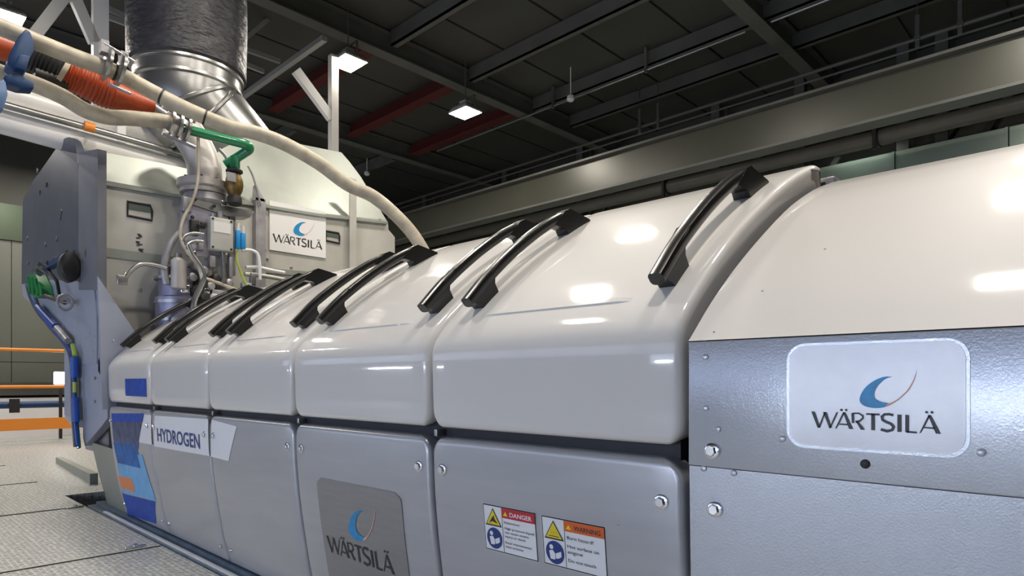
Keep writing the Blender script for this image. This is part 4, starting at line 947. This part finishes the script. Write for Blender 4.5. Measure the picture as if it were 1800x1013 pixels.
b = MB(); b.tube(crom([AX(u, v, XM + .12) for u, v in ((385, 262), (398, 278), (402, 300), (402, 330))], 4), .012, 8); tag(b.build('guide_rod', M['cast']), 'thin dark rod right of the steel outlet elbow', 'rod')

# ------------------------------------------------------------------ white posts and bracing above
def bar(mb, a, c, w_=.05, d_=.04):
    a = Vector(a); c = Vector(c); d = (c - a).normalized(); s1 = d.cross(Vector((1, 0, 0)));
    if s1.length < .1: s1 = d.cross(Vector((0, 0, 1)))
    s1.normalize(); s2 = d.cross(s1).normalized()
    mb.loft([[q + s1 * x + s2 * y for x, y in ((-w_, -d_), (w_, -d_), (w_, d_), (-w_, d_))] for q in (a, c)], smooth=False)
t = thing('white_post', 'white square post with two braces at the top left, behind the hoses', 'post', (-6.6, 1.58, 2.6))
b = MB(); b.box((-6.64, 1.525, 2.6), (-6.57, 1.645, 5.0)); b.build('post_body', M['white'], t)
for a, c in (((61, 62), (124, -20)), ((124, -20), (166, 76))):
    b = MB(); bar(b, AX(*a, -6.6), AX(*c, -6.6), .045, .03); b.build('brace', M['whitepost'], t)
t = thing('white_post', 'white square post standing behind the module under the flood lamp', 'post', (-6.6, 3.92, 2.4))
b = MB(); b.box((-6.64, 3.86, 2.4), (-6.56, 3.95, 4.62)); b.build('post_body', M['whitepost'], t)
b = MB(); bar(b, AX(520, 124, -6.6), AX(582, 208, -6.6), .05, .03); b.build('brace', M['white'], t)
t = thing('roof_strut', 'grey strut running back from the roof beam beside the black duct', 'strut', (-7.2, 3.62, 4.6))
b = MB(); bar(b, (-9.4, 3.62, 4.60), (-6.3, 3.62, 4.60), .03, .028); b.build('strut_body', M['strut'], t)
for a, c, lab in (((415, 82), (488, 20), 'short grey strut right of the duct near the top'), ((424, 84), (492, 108), 'thin grey strut meeting the roof strut right of the duct'), ((424, 110), (464, 126), 'lower thin grey strut right of the duct'), ((500, 20), (545, -8), 'grey strut at the top edge right of the duct'), ((190, 15), (240, 38), 'upper grey strut between the white post and the duct'), ((190, 30), (240, 48), 'lower grey strut between the white post and the duct')):
    b = MB(); bar(b, AX(*a, -7.6), AX(*c, -7.6), .025, .02); tag(b.build('roof_strut', M['strut']), lab, 'strut', 'roof struts')
b = MB(); bar(b, AX(60, 64, -7.2), AX(60, -40, -7.2), .03, .02)
# ------------------------------------------------------------------ far left background
t = thing('orange_guardrail', 'orange guardrail with two rails and a toe board across the far end of the hall', 'guardrail', (-11, 1.8, 0))
for z in (1.31, .80):
    b = MB(); b.tube([(-11, -.5, z), (-11, 3.4, z)], .022, 12); b.build('rail', M['orangep'], t)
b = MB(); b.box((-11.01, -.5, .20), (-10.99, 3.4, .36)); b.build('toe_board', M['orangep'], t)
for y in (-.4, 3.3): b = MB(); b.tube([(-11, y, 0), (-11, y, 1.31)], .028, 12); b.build('post', M['orangep'], t)
t = thing('blue_pipe', 'blue pipe with black clamps behind the orange guardrail', 'pipe', (-11.7, 1.8, 0))
b = MB(); b.tube([(-11.7, -.5, .53), (-11.7, 4.4, .53)], .05, 14); b.build('pipe_body', M['blue'], t)
for y in (1.72, 3.9, -.3): b = MB(); b.box((-11.66, y - .06, .42), (-11.62, y + .06, .62)); b.build('clamp', M['blackm'], t)
b = MB(); b.box((-12.9, -1, .0), (-12.3, 5, .62)); tag(b.build('white_duct', M['white']), 'long low white casing on the floor behind the blue pipe', 'casing')
b = MB(); b.box((-12.95, -1, .66), (-12.25, 5, .86)); b.box((-13.0, -1, .62), (-12.9, 5, .66)); tag(b.build('cable_tray', M['wall']), 'dark cable tray above the low white casing', 'tray')
p = AX(108, 665, -11.4); t = thing('bulkhead_lamp', 'small bright white lamp at the edge of the column above the middle orange rail', 'lamp', p)
b = MB(); b.box(p + Vector((-.03, -.09, -.09)), p + Vector((0, .09, .09)), .01); b.build('lens', M['small_lens'], t)
b = MB(); b.box(p + Vector((-.08, -.1, -.1)), p + Vector((-.031, .1, .1))); b.box(p + Vector((-.07, -.02, -.9)), p + Vector((-.04, .02, -.1))); b.build('housing', M['blackm'], t)
